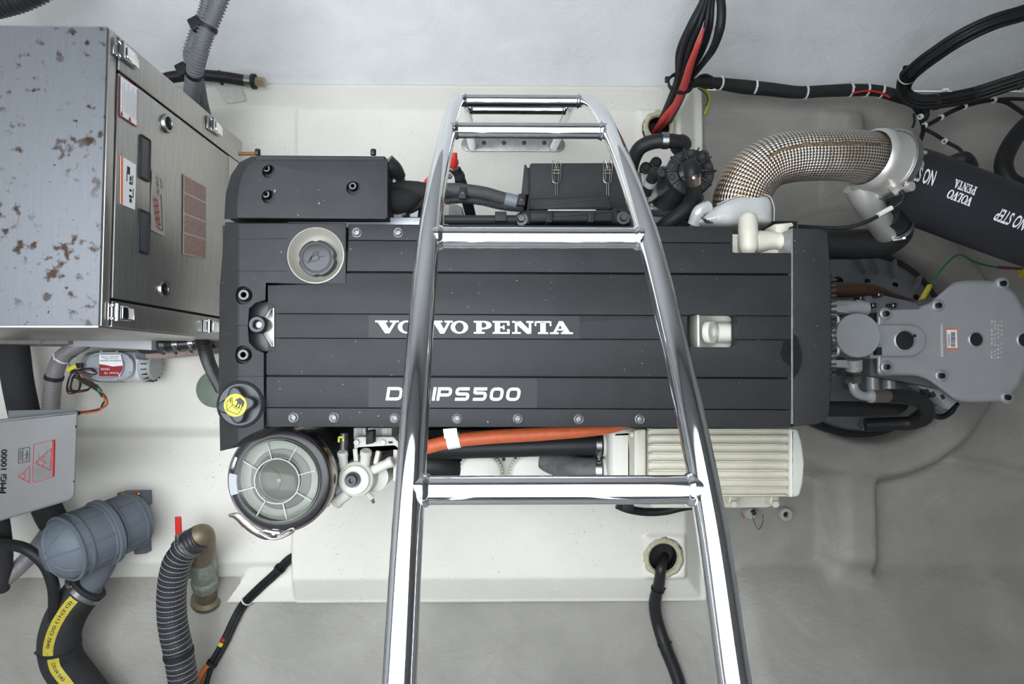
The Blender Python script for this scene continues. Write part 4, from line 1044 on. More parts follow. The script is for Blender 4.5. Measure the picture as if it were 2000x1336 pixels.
    ic([[(-.75, .35), (-.3, .75), (-.25, .0), (-.78, -.45), (-.75, .35)], [(-.3, .05), (.6, -.35), (.2, -.85), (-.78, -.45)], [(-.6, .3), (-.35, .5)], [(-.2, -.15), (.3, -.4)], [(-.45, .68), (-.42, .1)]], .07, 'book_icon')
    b2 = polys([[(.05, .55), (.45, .72), (.85, .35), (.8, .0), (.62, -.28), (.52, -.25), (.6, .05), (.5, .05), (.36, -.3), (.26, -.26), (.38, .1), (.3, .12), (.1, -.2), (.0, -.14), (.2, .25), (.12, .42), (-.1, .42)]])
    for v in b2.verts: v.co = Vector((oc.x + v.co.x * .0205, oc.y + v.co.y * .0205, zz))
    obj('hand_icon', b2, black_p, oil, 0)
    # rear cover with comb edge
    rc_top = [(1550, 445), (1605, 446), (1618, 454), (1619, 470), (1624, 540), (1626, 660), (1625, 745), (1621, 808), (1614, 822), (1598, 829), (1550, 834)]
    bm = nb(); add_prism(bm, [C(*p) for p in rc_top][::-1], .11, .004, 3); rear = obj('rear_cover', bm, cover, t)
    k0 = None
    for k in range(21):
        p = W(1622, 538 + k * 10.2, .792)
        if k0 is None: bm = nb(); add_box(bm, p, (.009, .0045, .030), None, .001); k0 = obj('comb_tooth', bm, cover, rear)
        else: inst(k0, 'comb_tooth', Vector((p.x, p.y, WLOC[k0.name].z)), rear)
    bm = nb(); add_prism(bm, [C(x, y, .002) for x, y in ((1545.6, 446), (1549.4, 446), (1549.6, 828), (1545.8, 828))][::-1], .06, .0005); obj('edge_trim', bm, mat('bare_edge', (.42,.42,.42), .4, .6, var=.4, vscale=50), t)
    for pl_, par in (([(1551, 652), (1558, 660), (1565, 685), (1566, 705), (1560, 725), (1551, 738)], rear), ([(1544, 660), (1530, 668), (1524, 690), (1530, 705), (1544, 716)], t)):
        bm = nb(); q_ = [C(x, y, .0006) for x, y in pl_]; q_ = q_ if par is rear else q_[::-1]; bm.faces.new([bm.verts.new(p) for p in q_][::-1]); obj('oil_stain', bm, mat('oil_wet', (.008,.008,.008), .35), par)
    # small bolts with bright washers along the panels
    b0 = None
    for x, y in [(573, 816), (652, 816), (771, 817), (893, 818), (1012, 818), (1131, 819), (1250, 819), (697, 454), (778, 454)]:
        p = C(x, y, .0)
        if b0 is None:
            bm = nb(); add_lathe(bm, [(.0100, -.003), (.0102, .0012), (.0085, .0020), (.0062, .0012), (.0060, .005), (.0036, .0056), (.003, .0035), (0, .0035)], p, n=22); b0 = obj('panel_bolt', bm, mat('worn_zinc', (.26,.26,.26), .4, .8, var=.8, vscale=450), t)
        else: inst(b0, 'panel_bolt', p + Vector((0, 0, WLOC[b0.name].z - C(573, 816).z)), t)
    # lettering
    lo_, hi_ = 733, 1119
    v = slab_text([(c, (a - lo_) / (hi_ - lo_), (b - lo_) / (hi_ - lo_)) for c, a, b in VP_BOX])
    o_ = C(733, 651, .0003); lay('maker_lettering', v, o_, C(1119, 652.5, .0003) - o_, C(733, 626, .0003) - o_, white_p, t)
    quadprint('lettering_strip', [C(x, y, .0) for x, y in ((720, 616), (1132, 618), (1132, 662), (720, 659.5))][::-1], mat('decal_black', (.034,.034,.035), .47, spec=.24, bump=.2, bscale=1300, bdist=.0004), t, .0005)
    # italic model number, strokes in a unit-height space
    def rr(x0, y0, x1, y1, r=.22, k=4, st=None):
        pts = [(x0, y0), (x1, y0), (x1, y1), (x0, y1)]; out = []
        for p in round_poly([Vector((*p, 0)) for p in pts], r, k): out.append((p.x, p.y))
        return out + [out[0]]
    wd = .22; g = wd / 2
    def rp(pts, r=.22):
        n_ = len(pts); o2 = [pts[0]]
        for i in range(1, n_ - 1):
            p = Vector(pts[i]); a = Vector(pts[i - 1]) - p; b = Vector(pts[i + 1]) - p; r2 = min(r, a.length * .45, b.length * .45)
            s_, e_ = p + a.normalized() * r2, p + b.normalized() * r2
            for j in range(5): q2 = s_ * (1 - j / 4) ** 2 + p * 2 * (j / 4) * (1 - j / 4) + e_ * (j / 4) ** 2; o2.append((q2.x, q2.y))
        return o2 + [pts[-1]]
    Lh = 1.0
    def glyph(ch, x, w_):
        l, r, b, u, m = x + g, x + w_ - g, g, 1 - g, .5
        return {'D': [rp([(l, b), (r, b), (r, u), (l, u)], .3) , [(l, 0), (l, 1)]],
                '6': [rp([(r, u), (l, u), (l, b), (r, b), (r, m + .05), (l, m + .05)])],
                '-': [[(x, m), (x + w_, m)]],
                'I': [[(x + w_ / 2, 0), (x + w_ / 2, 1)]],
                'P': [[(l, 0), (l, 1)], rp([(l, u), (r, u), (r, .42), (l, .42)])],
                'S': [rp([(r + .06, u), (l, u), (l, m), (r, m), (r, b), (l - .06, b)])],
                '5': [[(r + .06, u), (l, u), (l, m + .06)], rp([(l, m + .08), (r, m + .08), (r, b), (l - .06, b)])],
                '0': [rr(l, b, r, u, .3)]}[ch]
    s_ = 26.0; lines = []
    for ch, a, b in (('D', 753, 784), ('6', 790, 818), ('-', 824, 834), ('I', 843, 849), ('P', 852, 880), ('S', 887, 915), ('5', 922, 949), ('0', 955, 981), ('0', 987, 1014)):
        lines += glyph(ch, (a - 753) / s_, (b - a) / s_)
    v = strokes(lines, wd)
    for q_ in v.verts:
        X, Y = q_.co.x + q_.co.y * .16, q_.co.y; q_.co = C(753 + X * s_, 782 - Y * s_ + X * s_ * .004, .0012)
    obj('model_lettering', v, white_p, t, 0)
    quadprint('lettering_strip', [C(x, y, .0) for x, y in ((720, 738), (1049, 740), (1049, 797), (720, 795))][::-1], MATS['decal_black'], t, .0004)
    # lifting eye in the window
    bm = nb(); add_prism(bm, ppoly([(1350, 598), (1476, 598), (1476, 688), (1350, 688)][::-1], .735), .05); lf = obj('window_floor', bm, creamclean, t)
    bm = nb()
    for a, b in (((1355, 604), (1470, 604)), ((1355, 681), (1470, 681))): add_box(bm, (W(*a, .76) + W(*b, .76)) / 2, ((W(*b, .76) - W(*a, .76)).length, .004, .05))
    for a in ((1356, 642), (1471, 642)): add_box(bm, W(*a, .76), (.004, .08, .05))
    obj('window_walls', bm, creamclean, lf)
    bm = nb(); add_tube(bm, [W(1398, 649, .742), W(1472, 651, .742)], .021, n=20, sub=1); obj('rocker_tube', bm, creamclean, lf)
    ec = W(1386, 649, .765); bm = nb(); ax = Vector((.72, 0, .69))
    add_lathe(bm, [(.0115, -.006), (.0225, -.006), (.0240, 0), (.0225, .007), (.0115, .007), (.0095, 0), (.0115, -.006)], ec, ax, 32); obj('lifting_eye', bm, creamclean, lf)
    bm = nb(); add_lathe(bm, [(0, .003), (.004, .003), (.005, 0)], W(1444, 650, .763), n=14); obj('pin', bm, creamclean, lf)
    # cream casting at the upper right corner
    bm = nb(); add_prism(bm, round_poly(ppoly([(1418, 455), (1540, 462), (1548, 500), (1418, 505)][::-1], .735), .006), .12, .006); cr = obj('thermostat_housing', bm, cream, t)
    bm = nb(); add_tube(bm, [W(1461, 426, .735), W(1461, 429, .738), W(1461, 484, .748), W(1461, 488, .745)], [.016, .0195, .0195, .017], n=28, sub=1); obj('vertical_neck', bm, cream, cr)
    bm = nb(); add_tube(bm, [W(1470, 474, .735), W(1500, 470, .735), W(1530, 470, .735)], [.026, .020, .017], n=22, sub=4); obj('cross_tube', bm, cream, cr)
    bm = nb(); add_lathe(bm, [(0, -.02), (.017, -.02), (.019, .008), (.013, .012), (.010, .004), (0, .004)], W(1534, 472, .745), (.75, -.2, .6), 22); obj('boss', bm, cream, cr)
    bm = nb(); add_prism(bm, ppoly([(1515, 437), (1548, 434), (1552, 441), (1542, 445), (1542, 470), (1515, 466)][::-1], .745), .05, .004); obj('hook', bm, cream, cr)
engine()

# ---- heat blanket over the manifold
def blanket():
    bm = nb(); z = .665
    out = [(1362, 434), (1372, 424), (1405, 396), (1440, 381), (1480, 377), (1508, 380), (1514, 396), (1515, 436), (1480, 437), (1430, 440), (1385, 440)]
    base = round_poly([W(x, y, z) for x, y in out], .010, 3); cen = sum(base, Vector()) / len(base); rings = []
    for f, dz in ((-.01, -.14), (0, -.09), (.0, -.03), (.03, -.012), (.10, -.002), (.22, .004), (.45, .008), (.8, .009)):
        rings.append([bm.verts.new(Vector((*p.lerp(cen, f).xy, z + dz))) for p in base])
    nn_ = len(base)
    for a_, b_ in zip(rings, rings[1:]):
        for i in range(nn_): bm.faces.new((a_[i], b_[i], b_[(i + 1) % nn_], a_[(i + 1) % nn_]))
    bm.faces.new(rings[-1])
    t = obj('heat_blanket', bm, mat('silver_cloth', (.62,.62,.60), .42, .25, var=.15, vscale=30, bump=.3, bscale=120, bdist=.003), None)
    tag(t, 'silver fabric heat blanket wrapped under the mesh-covered exhaust pipe', 'heat shield')
    bm = nb(); pa = add_tube(bm, [W(1400, 399, z + .002), W(1440, 384, z + .002), W(1500, 382, z + .002), W(1511, 400, z + .002), W(1512, 432, z)], .0012, n=6); obj('stitching', bm, mat('thread', (.45,.44,.42), .6), t)
    bm = nb(); add_tube(bm, [W(1355, 438, .64), W(1366, 412, .655), W(1384, 404, .65)], .014, n=14); obj('folded_ear', bm, MATS['silver_cloth'], t)
    for k in range(4):
        bm = nb(); add_tube(bm, [W(1370 + k * 6, 424 + k * 3, .671), W(1380 + k * 4, 436, .672)], .0015, n=6, sub=1); obj('tie_wire', bm, darkpl, t)
blanket()

# ---- exhaust: mesh-wrapped pipe, elbow, clamp
def exhaust():
    t = thing('exhaust_elbow', 'exhaust pipe wrapped in shiny metal mesh with clamped steel elbow', 'exhaust pipe', W(1580, 300, .45))
    q = S(.62)
    pts = [W(1446, 415, .60), W(1449, 385, .61), W(1466, 350, .62), W(1500, 320, .63), W(1545, 307, .635), W(1600, 304, .635), W(1650, 304, .625), W(1690, 309, .60), W(1712, 316, .58)]
    tube('mesh_wrap', pts, [55 * q, 55 * q, 53 * q, 50 * q, 49 * q, 48 * q, 49 * q, 52 * q, 56 * q], braid, t, n=40, sub=12)
    pa = o_path[[k for k in o_path if k.startswith('mesh_wrap')][-1]]
    bm = nb(); bmesh_pts = []
    for k in range(60):
        c, tt, nn, b = pa.at(pa.len * (.22 + .75 * k / 59)); r = 49.0 * q
        an = -.40 + .03 * math.sin(k * 1.3) ; bmesh_pts.append(c + (nn * math.cos(an) + b * math.sin(an)) * r)
    add_tube(bm, bmesh_pts[::3], .0042, n=8, sub=4, flat=.45); obj('wrap_seam', bm, mat('scorched_mesh', (.36,.24,.14), .4, .7, bump=1., bscale=320, bdist=.004, var=.7, vscale=150), t)
    # steel end: flange, bowl
    a = W(1700, 311, .60); b = W(1790, 342, .55); ax = (b - a).normalized()
    bm = nb(); add_lathe(bm, [(54 * q, -.012), (61 * q, -.004), (63 * q, .006), (62 * q, .014), (63 * q, .024), (65 * q, .042), (68 * q, .054), (66 * q, .060), (60 * q, .064)], a, ax, 44); obj('steel_bowl', bm, elbow_m, t, 50)
    bm = nb(); add_lathe(bm, [(67 * q, .046), (71 * q, .045), (72 * q, .054), (71 * q, .062), (67 * q, .064)], a, ax, 44); vb = obj('band_clamp', bm, steelx, t)
    bm = nb(); c = W(1786, 326, .63)
    d = (W(1800, 300, .63) - W(1768, 372, .60)).normalized()
    add_tube(bm, [W(1800, 300, .63), W(1768, 372, .60)], .0055, n=12, sub=1)
    add_lathe(bm, [(0, 0), (.010, 0), (.010, .006), (0, .006)], W(1800, 300, .63), d, 18); obj('clamp_bolt', bm, elbow_m, vb)
    for px, py in ((1787, 323), (1770, 366)):
        bm = nb(); add_lathe(bm, [(0, -.014), (.011, -.014), (.012, 0), (.011, .014), (0, .014)], W(px, py, .626), (.3, -.1, 1), 18); obj('trunnion', bm, elbow_m, vb)
    # sensor boss and branch
    bm = nb(); add_tube(bm, [W(1736, 358, .61), W(1752, 370, .63)], .011, n=16, sub=1); hexprism(bm, W(1751, 369, .628), W(1756, 374, .63) - W(1748, 366, .625), .0125, .012); obj('sensor_boss', bm, elbow_m, t)
    bp = [W(1678, 360, .56), W(1690, 385, .55), W(1705, 412, .52), W(1722, 437, .48), W(1732, 452, .45)]
    tube('branch_pipe', bp, [.036, .034, .031, .031, .031], elbow_m, t, n=28)
    bm = nb(); add_lathe(bm, [(.031, -.004), (.0345, -.003), (.0345, .003), (.031, .004)], bp[0].lerp(bp[1], .3), bp[1] - bp[0], 28); obj('weld_ring', bm, elbow_m, t)
    tube('sensor_cable', [W(1758, 372, .64), W(1764, 380, .64), W(1760, 395, .63), W(1740, 408, .62), W(1715, 422, .62), W(1690, 434, .62), W(1655, 444, .61), W(1610, 445, .60), W(1560, 442, .60)], .0048, rubber, t, n=10)
    tube('sensor_sleeve', [W(1741, 406, .622), W(1715, 420.5, .624)], .006, tie_w, t, n=10, sub=1)
exhaust()
h, pa = hose('exhaust_hose', 'large black exhaust hose printed NO STEP at right edge', 'hose',
    [W(1742, 352, .49), W(1790, 366, .49), W(1860, 392, .485), W(1940, 422, .48), W(2040, 458, .47), W(2160, 500, .46), W(2290, 545, .45), W(2420, 590, .44)], 71 * S(.49), mat('matt_hose_rubber', (.020,.020,.024), .55, bump=.25, bscale=700, bdist=.0008), n=48, sub=8)
HR = 71 * S(.49)
def hose_x(px, py):                          # distance along the hose nearest a picture point
    best = min(range(len(pa.c)), key=lambda i: (pa.c[i] - W(px - 22, py - 8, .57)).length); return pa.d[best]
sgn = 1 if pa.B[0].y < 0 else -1
bent_print('hose_lettering', text_shape('NO STEP', .02), pa, HR, hose_x(1838, 385), hose_x(1770, 358) - .02, .13 * sgn, .40 * sgn, white_p, h)
x1, x0 = hose_x(1871, 396), hose_x(1921, 414)
def vp2(word):
    bx = {'VOLVO': [('V', 0, .23), ('O', .20, .42), ('L', .43, .60), ('V', .57, .80), ('O', .78, 1)], 'PENTA': [('P', 0, .19), ('E', .2, .38), ('N', .40, .62), ('T', .63, .80), ('A', .79, 1)]}[word]
    return fit01(slab_text(bx))
bent_print('hose_lettering', vp2('VOLVO'), pa, HR, x0, x1, .37 * sgn, .23 * sgn, white_p, h)
bent_print('hose_lettering', vp2('PENTA'), pa, HR, x0 - .003, x1 + .004, .08 * sgn, .23 * sgn, white_p, h)
bent_print('hose_lettering', text_shape('NO STEP', .02), pa, HR, hose_x(2026, 452), hose_x(1970, 432), .42 * sgn, .34 * sgn, white_p, h)
h, pa = hose('coolant_hose', 'fat black rubber hose bend behind the rear engine cover', 'hose',
    [W(1560, 478, .38), W(1625, 477, .39), W(1680, 477, .40), W(1725, 472, .41), W(1748, 455, .43), (W(1744, 432, .47)), W(1728, 420, .50)], [.040, .040, .040, .040, .040, .037, .034], rubber, n=28, sub=10)
clamp(h, pa, pa.len * .80, .0405)

# ---- drive unit
def drive():
    t = thing('pod_drive_unit', 'grey cast pod drive housing behind engine with black plugs', 'drive unit', W(1850, 665, 0))
    zt = .40
    # bell housing flange
    q = S(.10); c = W(1688, 668, .10)
    bm = nb(); add_lathe(bm, [(.09, -.10), (176 * q, -.10), (176 * q, -.03), (170 * q, -.015), (120 * q, .05), (.09, .07)], c, n=72); bell = obj('bell_housing', bm, alu_d, t)
    bm = nb(); add_lathe(bm, [(174 * q, -.09), (190 * q, -.09), (190 * q, -.035), (182 * q, -.028), (174 * q, -.032)], c, n=72); obj('seal_ring', bm, rubber, t)
    for px, py, an in ((1632, 530, 95), (1682, 533, 84), (1738, 540, 70), (1790, 570, 50), (1632, 820, -95), (1690, 822, -85), (1745, 815, -70)):
        a = R(an); d = Vector((math.cos(a), math.sin(a), 0)); bm = nb()
        p = c + d * 148 * q; add_box(bm, p + Vector((0, 0, .015)), (.07, .005, .05), Matrix((d, Vector((-d.y, d.x, 0)), Vector((0, 0, 1)))).transposed() @ Matrix.Rotation(.5, 3, 'Y'), .002); obj('rib', bm, alu_d, bell)
    for px, py in ((1637, 550), (1690, 551), (1744, 558), (1784, 582)):
        bm = nb(); hexprism(bm, W(px, py, .14), (0, 0, 1), .011, .012); add_lathe(bm, [(.016, -.004), (.016, .001), (0, .001)], W(px, py, .14), n=18); obj('hex_bolt', bm, bolt_m, bell)
    # main casting
    top = [(1712, 604), (1718, 598), (1790, 600), (1815, 592), (1862, 551), (1890, 547), (1955, 548), (1985, 572), (2010, 620), (2012, 700), (1990, 755), (1962, 784), (1900, 786), (1868, 783), (1812, 742), (1790, 734), (1718, 734), (1712, 728)]
    bm = nb(); add_prism(bm, round_poly([W(x, y, zt) for x, y in top][::-1], .012), .05, .012, 4, bot=round_poly([W(x, y, zt - .06) for x, y in top][::-1], .012)); mc = obj('top_casting', bm, alu, t)
    low = [(1700, 610), (1860, 575), (1960, 570), (2000, 620), (2000, 715), (1960, 770), (1860, 765), (1700, 735)]
    bm = nb(); add_prism(bm, [W(x, y, zt - .055) for x, y in low][::-1], .32, .01); obj('gear_case', bm, alu_d, t)
    # chamfer apron below the casting, lower left
    bm = nb(); add_prism(bm, [W(x, y, .33) for x, y in ((1762, 738), (1812, 738), (1872, 784), (1855, 800), (1830, 775), (1795, 756))][::-1], .04, .004); obj('apron', bm, alu, t)
    # U-shaped boss round the breather
    def U(r, x0=1690, n=14):
        o = [(x0, 665 - r)]
        for k in range(n + 1):
            a = -math.pi / 2 + math.pi * k / n; o.append((1778 + r * math.cos(a) * 1.05, 665 + r * math.sin(a)))
        return o + [(x0, 665 + r)]
    bm = nb(); add_prism(bm, [W(x, y, zt + .020) for x, y in U(31, 1712)][::-1], .03, .005, 3); ub = obj('raised_boss', bm, alu, mc)
    bm = nb(); add_prism(bm, [W(x, y, zt + .014) for x, y in ((1716, 640), (1726, 640), (1726, 690), (1716, 690))][::-1], .02, .002); obj('boss_step', bm, alu, mc)
    def plug(px, py, r, z):
        p = W(px, py, z); bm = nb(); add_lathe(bm, [(r * 1.25, -.002), (r * 1.22, .003), (r * 1.06, .005), (r * 1.0, .001)], p, n=32); o = obj('plug_rim', bm, alu, mc)
        bm = nb(); add_lathe(bm, [(r * 1.02, .0), (r * .98, .003), (r * .6, .0042), (0, .0042)], p, n=28); obj('black_plug', bm, darkpl, o)
        return o
    o = plug(1766, 665, .024, zt + .020); bm = nb(); add_box(bm, W(1784, 657, zt + .026), (.014, .006, .004), .4); obj('plug_tab', bm, darkpl, o)
    plug(1905, 663, .0175, zt); plug(1999, 664, .017, zt)
    for px, py in ((1729, 613), (1731, 717), (1831, 597), (1837, 734), (1957, 554), (1966, 776)):
        p = W(px, py, zt + .002)
        bm = nb(); add_lathe(bm, [(.017, -.004), (.0165, .004), (.013, .006), (.012, .002), (0, .002)], p, n=24); o = obj('bolt_boss', bm, alu, mc)
        bm = nb(); add_lathe(bm, [(.0075, .0), (.0075, .008), (.0055, .009), (.003, .009), (.0025, .005), (0, .005)], p, n=14); obj('socket_bolt', bm, bolt_m, o)
    bm = nb(); add_prism(bm, [W(x, y, zt + .004) for x, y in ((1841, 633), (1843, 633), (1843.5, 697), (1841.5, 697))][::-1], .005); obj('raised_line', bm, elbow_m, mc)
    quadprint('barcode_label', [W(*p, zt + .0003) for p in ((1848, 641), (1869, 641), (1871, 683), (1850, 683))][::-1], label_o, mc)
    quadprint('barcode_face', [W(*p, zt + .0009) for p in ((1849, 644.5), (1868.5, 644.5), (1870, 679.5), (1850.5, 679.5))][::-1], label_w, mc)
    bm = nb(); y = 648.
    while y < 677:
        h_ = random.choice((.5, .8, 1.2)); v = [bm.verts.new(W(*p, zt + .0019)) for p in ((1857, y), (1866, y), (1866, y + h_), (1857, y + h_))]; bm.faces.new(v[::-1]); y += h_ + random.choice((.6, .9))
    for x in (1851.5, 1854):
        v = [bm.verts.new(W(*p, zt + .0019)) for p in ((x, 652), (x + .9, 652), (x + 1.4, 676), (x + .5, 676))]; bm.faces.new(v[::-1])
    obj('barcode', bm, black_p, mc, 0)
    bm = nb()
    for x, n_ in ((1938, 9), (1944, 12), (1950, 10), (1957, 9)):                     # worn cast characters
        for k in range(n_):
            if (k * 7 + x) % 5: add_box(bm, W(x, 628 + k * 78 / n_, zt + .001), (.0025, .0035 if x != 1938 else .007, .002))
    obj('cast_characters', bm, elbow_m, mc)
    # round steering motor head with its bracket
    p = W(1677, 655, .50); r = 44 * S(.50)
    bm = nb(); add_lathe(bm, [(r * .96, -.28), (r * .98, -.010), (r, -.006), (r, -.002), (r * .97, 0), (0, 0)], p, n=56); ca = obj('motor_cap', bm, alu, t)
    for py in (604, 711):
        bm = nb(); add_prism(bm, [W(x, y, .49) for x, y in ((1618, py - 8), (1655, py - 8), (1660, py + 8), (1618, py + 4))][::-1], .05, .003); obj('motor_bracket', bm, alu, t)
    bm = nb(); add_prism(bm, [W(x, y, .485) for x, y in ((1618, 648), (1636, 650), (1636, 662), (1618, 660))][::-1], .05, .002); obj('motor_bracket', bm, alu, t)
    for sg in (-1, 1):
        bm = nb(); add_tube(bm, [W(1620, 655 + sg * 40, .485), W(1636, 655 + sg * 36, .485), W(1634, 655 + sg * 14, .485), W(1622, 655 + sg * 4, .485)], .004, n=8); obj('bracket_web', bm, alu, t)
    bm = nb(); add_tube(bm, [W(1616, 600, .46), W(1692, 603, .46)], .019, n=20, sub=1); add_lathe(bm, [(.019, 0), (.022, .002), (.022, .012), (0, .012)], W(1672, 602, .46), (1, 0, 0), 20); obj('cross_shaft', bm, alu, t)
    bm = nb(); add_prism(bm, [W(x, y, .40) for x, y in ((1626, 592), (1690, 578), (1722, 575), (1790, 590), (1800, 605), (1700, 612), (1626, 600))][::-1], .12, .006); obj('side_casting', bm, alu_d, t)
    for px, py in ((1681, 583), (1716, 576), (1705, 597), (1744, 597)):
        bm = nb(); add_lathe(bm, [(.007, -.02), (.007, .008), (.004, .01), (0, .008)], W(px, py, .42), n=12); obj('stud', bm, bolt_m, t)
    bm = nb(); add_prism(bm, ppoly([(1700, 630), (1716, 630), (1716, 700), (1700, 700)][::-1], .455), .03, .002); obj('motor_flange', bm, alu, t)
    bm = nb(); add_box(bm, W(1714, 686, .47), (.012, .02, .016)); obj('connector', bm, darkpl, t)
    # lower machinery: cylinders, hydraulic union and pipe
    bm = nb(); add_prism(bm, [W(x, y, .30) for x, y in ((1690, 730), (1760, 730), (1760, 762), (1690, 762))][::-1], .10, .004); lw = obj('lower_casting', bm, alu_d, t)
    for x in (1703, 1735):
        bm = nb(); add_tube(bm, [W(x, 732, .31), W(x + 2, 762, .31)], .016, n=18, sub=1); obj('cylinder', bm, alu, lw)
    u = [W(1667, 700, .46), W(1667, 722, .45)]
    bm = nb(); add_tube(bm, u, .020, n=20, sub=1); un = obj('union_body', bm, alu, t)
    bm = nb(); d = u[1] - u[0]; hexprism(bm, W(1667, 722, .45), d, .019, .012); hexprism(bm, W(1666, 731, .45), d, .021, .022); obj('union_nut', bm, steelx, un)
    bm = nb(); add_box(bm, W(1673, 717, .47), (.006, .012, .004)); obj('yellow_mark', bm, yellow, un)
    pp = [W(1666, 745, .45), W(1667, 757, .45), W(1674, 768, .445), W(1686, 773, .44), W(1702, 774, .44)]
    tube('hydraulic_pipe', pp, .0115, alu, un, n=16)
    bm = nb(); add_lathe(bm, [(.0115, -.006), (.016, -.005), (.017, .004), (.0115, .006)], W(1700, 774, .44), (1, 0, 0), 20); obj('pipe_collar', bm, elbow_m, un)
    bm = nb(); add_tube(bm, [W(1703, 774, .44), W(1736, 774, .44)], .0165, n=20, sub=1); obj('crimped_ferrule', bm, mat('copper_ferrule', (.34,.26,.22), .35, .9), un)
    bm = nb(); add_prism(bm, [W(x, y, .30) for x, y in ((1826, 795), (1845, 778), (1862, 790), (1843, 808))][::-1], .05, .004); obj('bracket', bm, alu_d, t)
    for px, py in ((1806, 764), (1818, 769), (1836, 775)):
        bm = nb(); add_box(bm, W(px, py, .32), (.016, .02, .02), .5, .003); obj('connector', bm, plastic, t)
    # rusty sleeve behind
    tube('brown_pipe', [W(1590, 566, .30), W(1640, 566, .30), W(1700, 568, .29), W(1740, 580, .26), W(1790, 598, .22)], [.022, .022, .020, .014, .014], mat('brown_pipe', (.07,.035,.018), .55, var=.4, vscale=30), t, n=16)
drive()
h, pa = hose('hydraulic_hose', 'black hydraulic hose curling from metal ferrule around pod drive', 'hose',
    [W(1733, 774, .44), W(1760, 775, .43), W(1790, 780, .40), W(1808, 795, .36), W(1806, 815, .32), W(1780, 826, .28), W(1740, 828, .26), W(1690, 830, .24)], .0195, rubber, n=18)
h, pa = hose('hydraulic_hose', 'straight black hose emerging below the rear cover near pod drive', 'hose', [W(1590, 799, .38), W(1640, 799, .38), W(1700, 799, .37), W(1740, 797, .35), W(1757, 790, .30), W(1762, 782, .26)], .021, rubber, n=18)
h, pa = hose('cable', 'thin black cable hanging below the pod drive lower corner', 'cable', [W(1818, 800, .26), W(1826, 812, .22), W(1842, 814, .2), W(1858, 804, .2), W(1868, 788, .22)], .008, rubber, n=12)
tag(tube('cable', [W(1795, 822, .2), W(1800, 828, .18), W(1812, 822, .16)], .010, rubber, n=12), 'short black cable loop at the drive well rim', 'cable')
h, pa = hose('green_wire', 'thin green wire with yellow sleeve beside pod drive', 'wire', [W(1800, 588, .24), W(1815, 560, .22), W(1840, 525, .20), W(1871, 498, .19), W(1905, 512, .16), W(1945, 522, .12), W(1975, 524, .10), W(2030, 528, .08)], .0032, green_m, n=8)
bm = nb(); add_tube(bm, [W(1798, 590, .245), W(1816, 559, .225)], .008, n=12, sub=1); obj('yellow_sleeve', bm, yellowp, h)
bm = nb(); add_tube(bm, [W(1948, 522, .118), W(1995, 525, .092)], .0045, n=10, sub=1); obj('red_splice', bm, mat('dark_red', (.14,.02,.02), .5), h)
bm = nb(); add_box(bm, W(1995, 534, .09), (.02, .03, .008), 0, .002); obj('yellow_tag', bm, yellowp, h)

# ---- ribbed cooler box below the cover
def cooler():
    t = thing('finned_cooler', 'cream finned aftercooler box beside lower edge of engine cover', 'cooler', W(1400, 915, .1))
    z = .58
    bm = nb(); add_prism(bm, round_poly(ppoly([(1264, 836), (1545, 836), (1545, 968), (1264, 972)][::-1], z), .012), .26, .008, 3); obj('core', bm, cream, t)
    f0 = None
    for y in (839, 852, 868, 885, 902, 919, 936, 953, 968):
        bm = nb(); a, b = W(1272, y, z + .006), W(1537, y, z + .006)
        add_prism(bm, [W(x, yy, z + .022) for x, yy in ((1274, y - 1.3), (1536, y - 1.3), (1536, y + 1.3), (1274, y + 1.3))][::-1], .022, .0012, 2, bot=[W(x, yy, z - .006) for x, yy in ((1264, y - 2.4), (1545, y - 2.4), (1545, y + 2.4), (1264, y + 2.4))][::-1])
        obj('fin', bm, cream, t)
    bm = nb(); add_prism(bm, round_poly(ppoly([(1239, 840), (1262, 838), (1262, 975), (1239, 972)][::-1], z + .016), .006), .27, .004, 3); obj('end_flange', bm, cream, t)
    bm = nb(); add_prism(bm, round_poly(ppoly([(1543, 837), (1560, 839), (1568, 866), (1573, 905), (1570, 945), (1563, 970), (1543, 973)][::-1], z + .018), .006), .27, .007, 3); obj('end_cap', bm, creamclean, t)
    bm = nb(); add_prism(bm, round_poly(ppoly([(1268, 985), (1290, 945), (1522, 945), (1522, 985), (1498, 992), (1275, 993)][::-1], z - .12), .004), .10, .004, 3); bs = obj('mounting_base', bm, cream, t)
    for x in (1432, 1513, 1340):
        bm = nb(); add_prism(bm, round_poly(ppoly([(x - 9, 948), (x + 9, 948), (x + 9, 987), (x - 9, 987)][::-1], z - .09), .004), .05, .004); lg = obj('lug', bm, cream, t)
        bm = nb(); hexprism(bm, W(x, 984, z - .09), (0, 0, 1), .009, .008); obj('hex_bolt', bm, cream, lg)
    bm = nb(); add_tube(bm, [W(1229, 848, z), W(1240, 848, z)], .008, n=12, sub=1); obj('bolt_head', bm, cream, t)
    bm = nb(); add_prism(bm, round_poly(ppoly([(1190, 838), (1240, 836), (1240, 985), (1206, 975), (1190, 930)][::-1], z - .04), .012), .25, .016, 4); ih = obj('inlet_housing', bm, creamclean, t)
    for y in (868, 918):
        bm = nb(); add_tube(bm, [W(1176, y, .47), W(1210, y, .47)], .030, n=24, sub=1); obj('spigot', bm, creamclean, ih)
cooler()
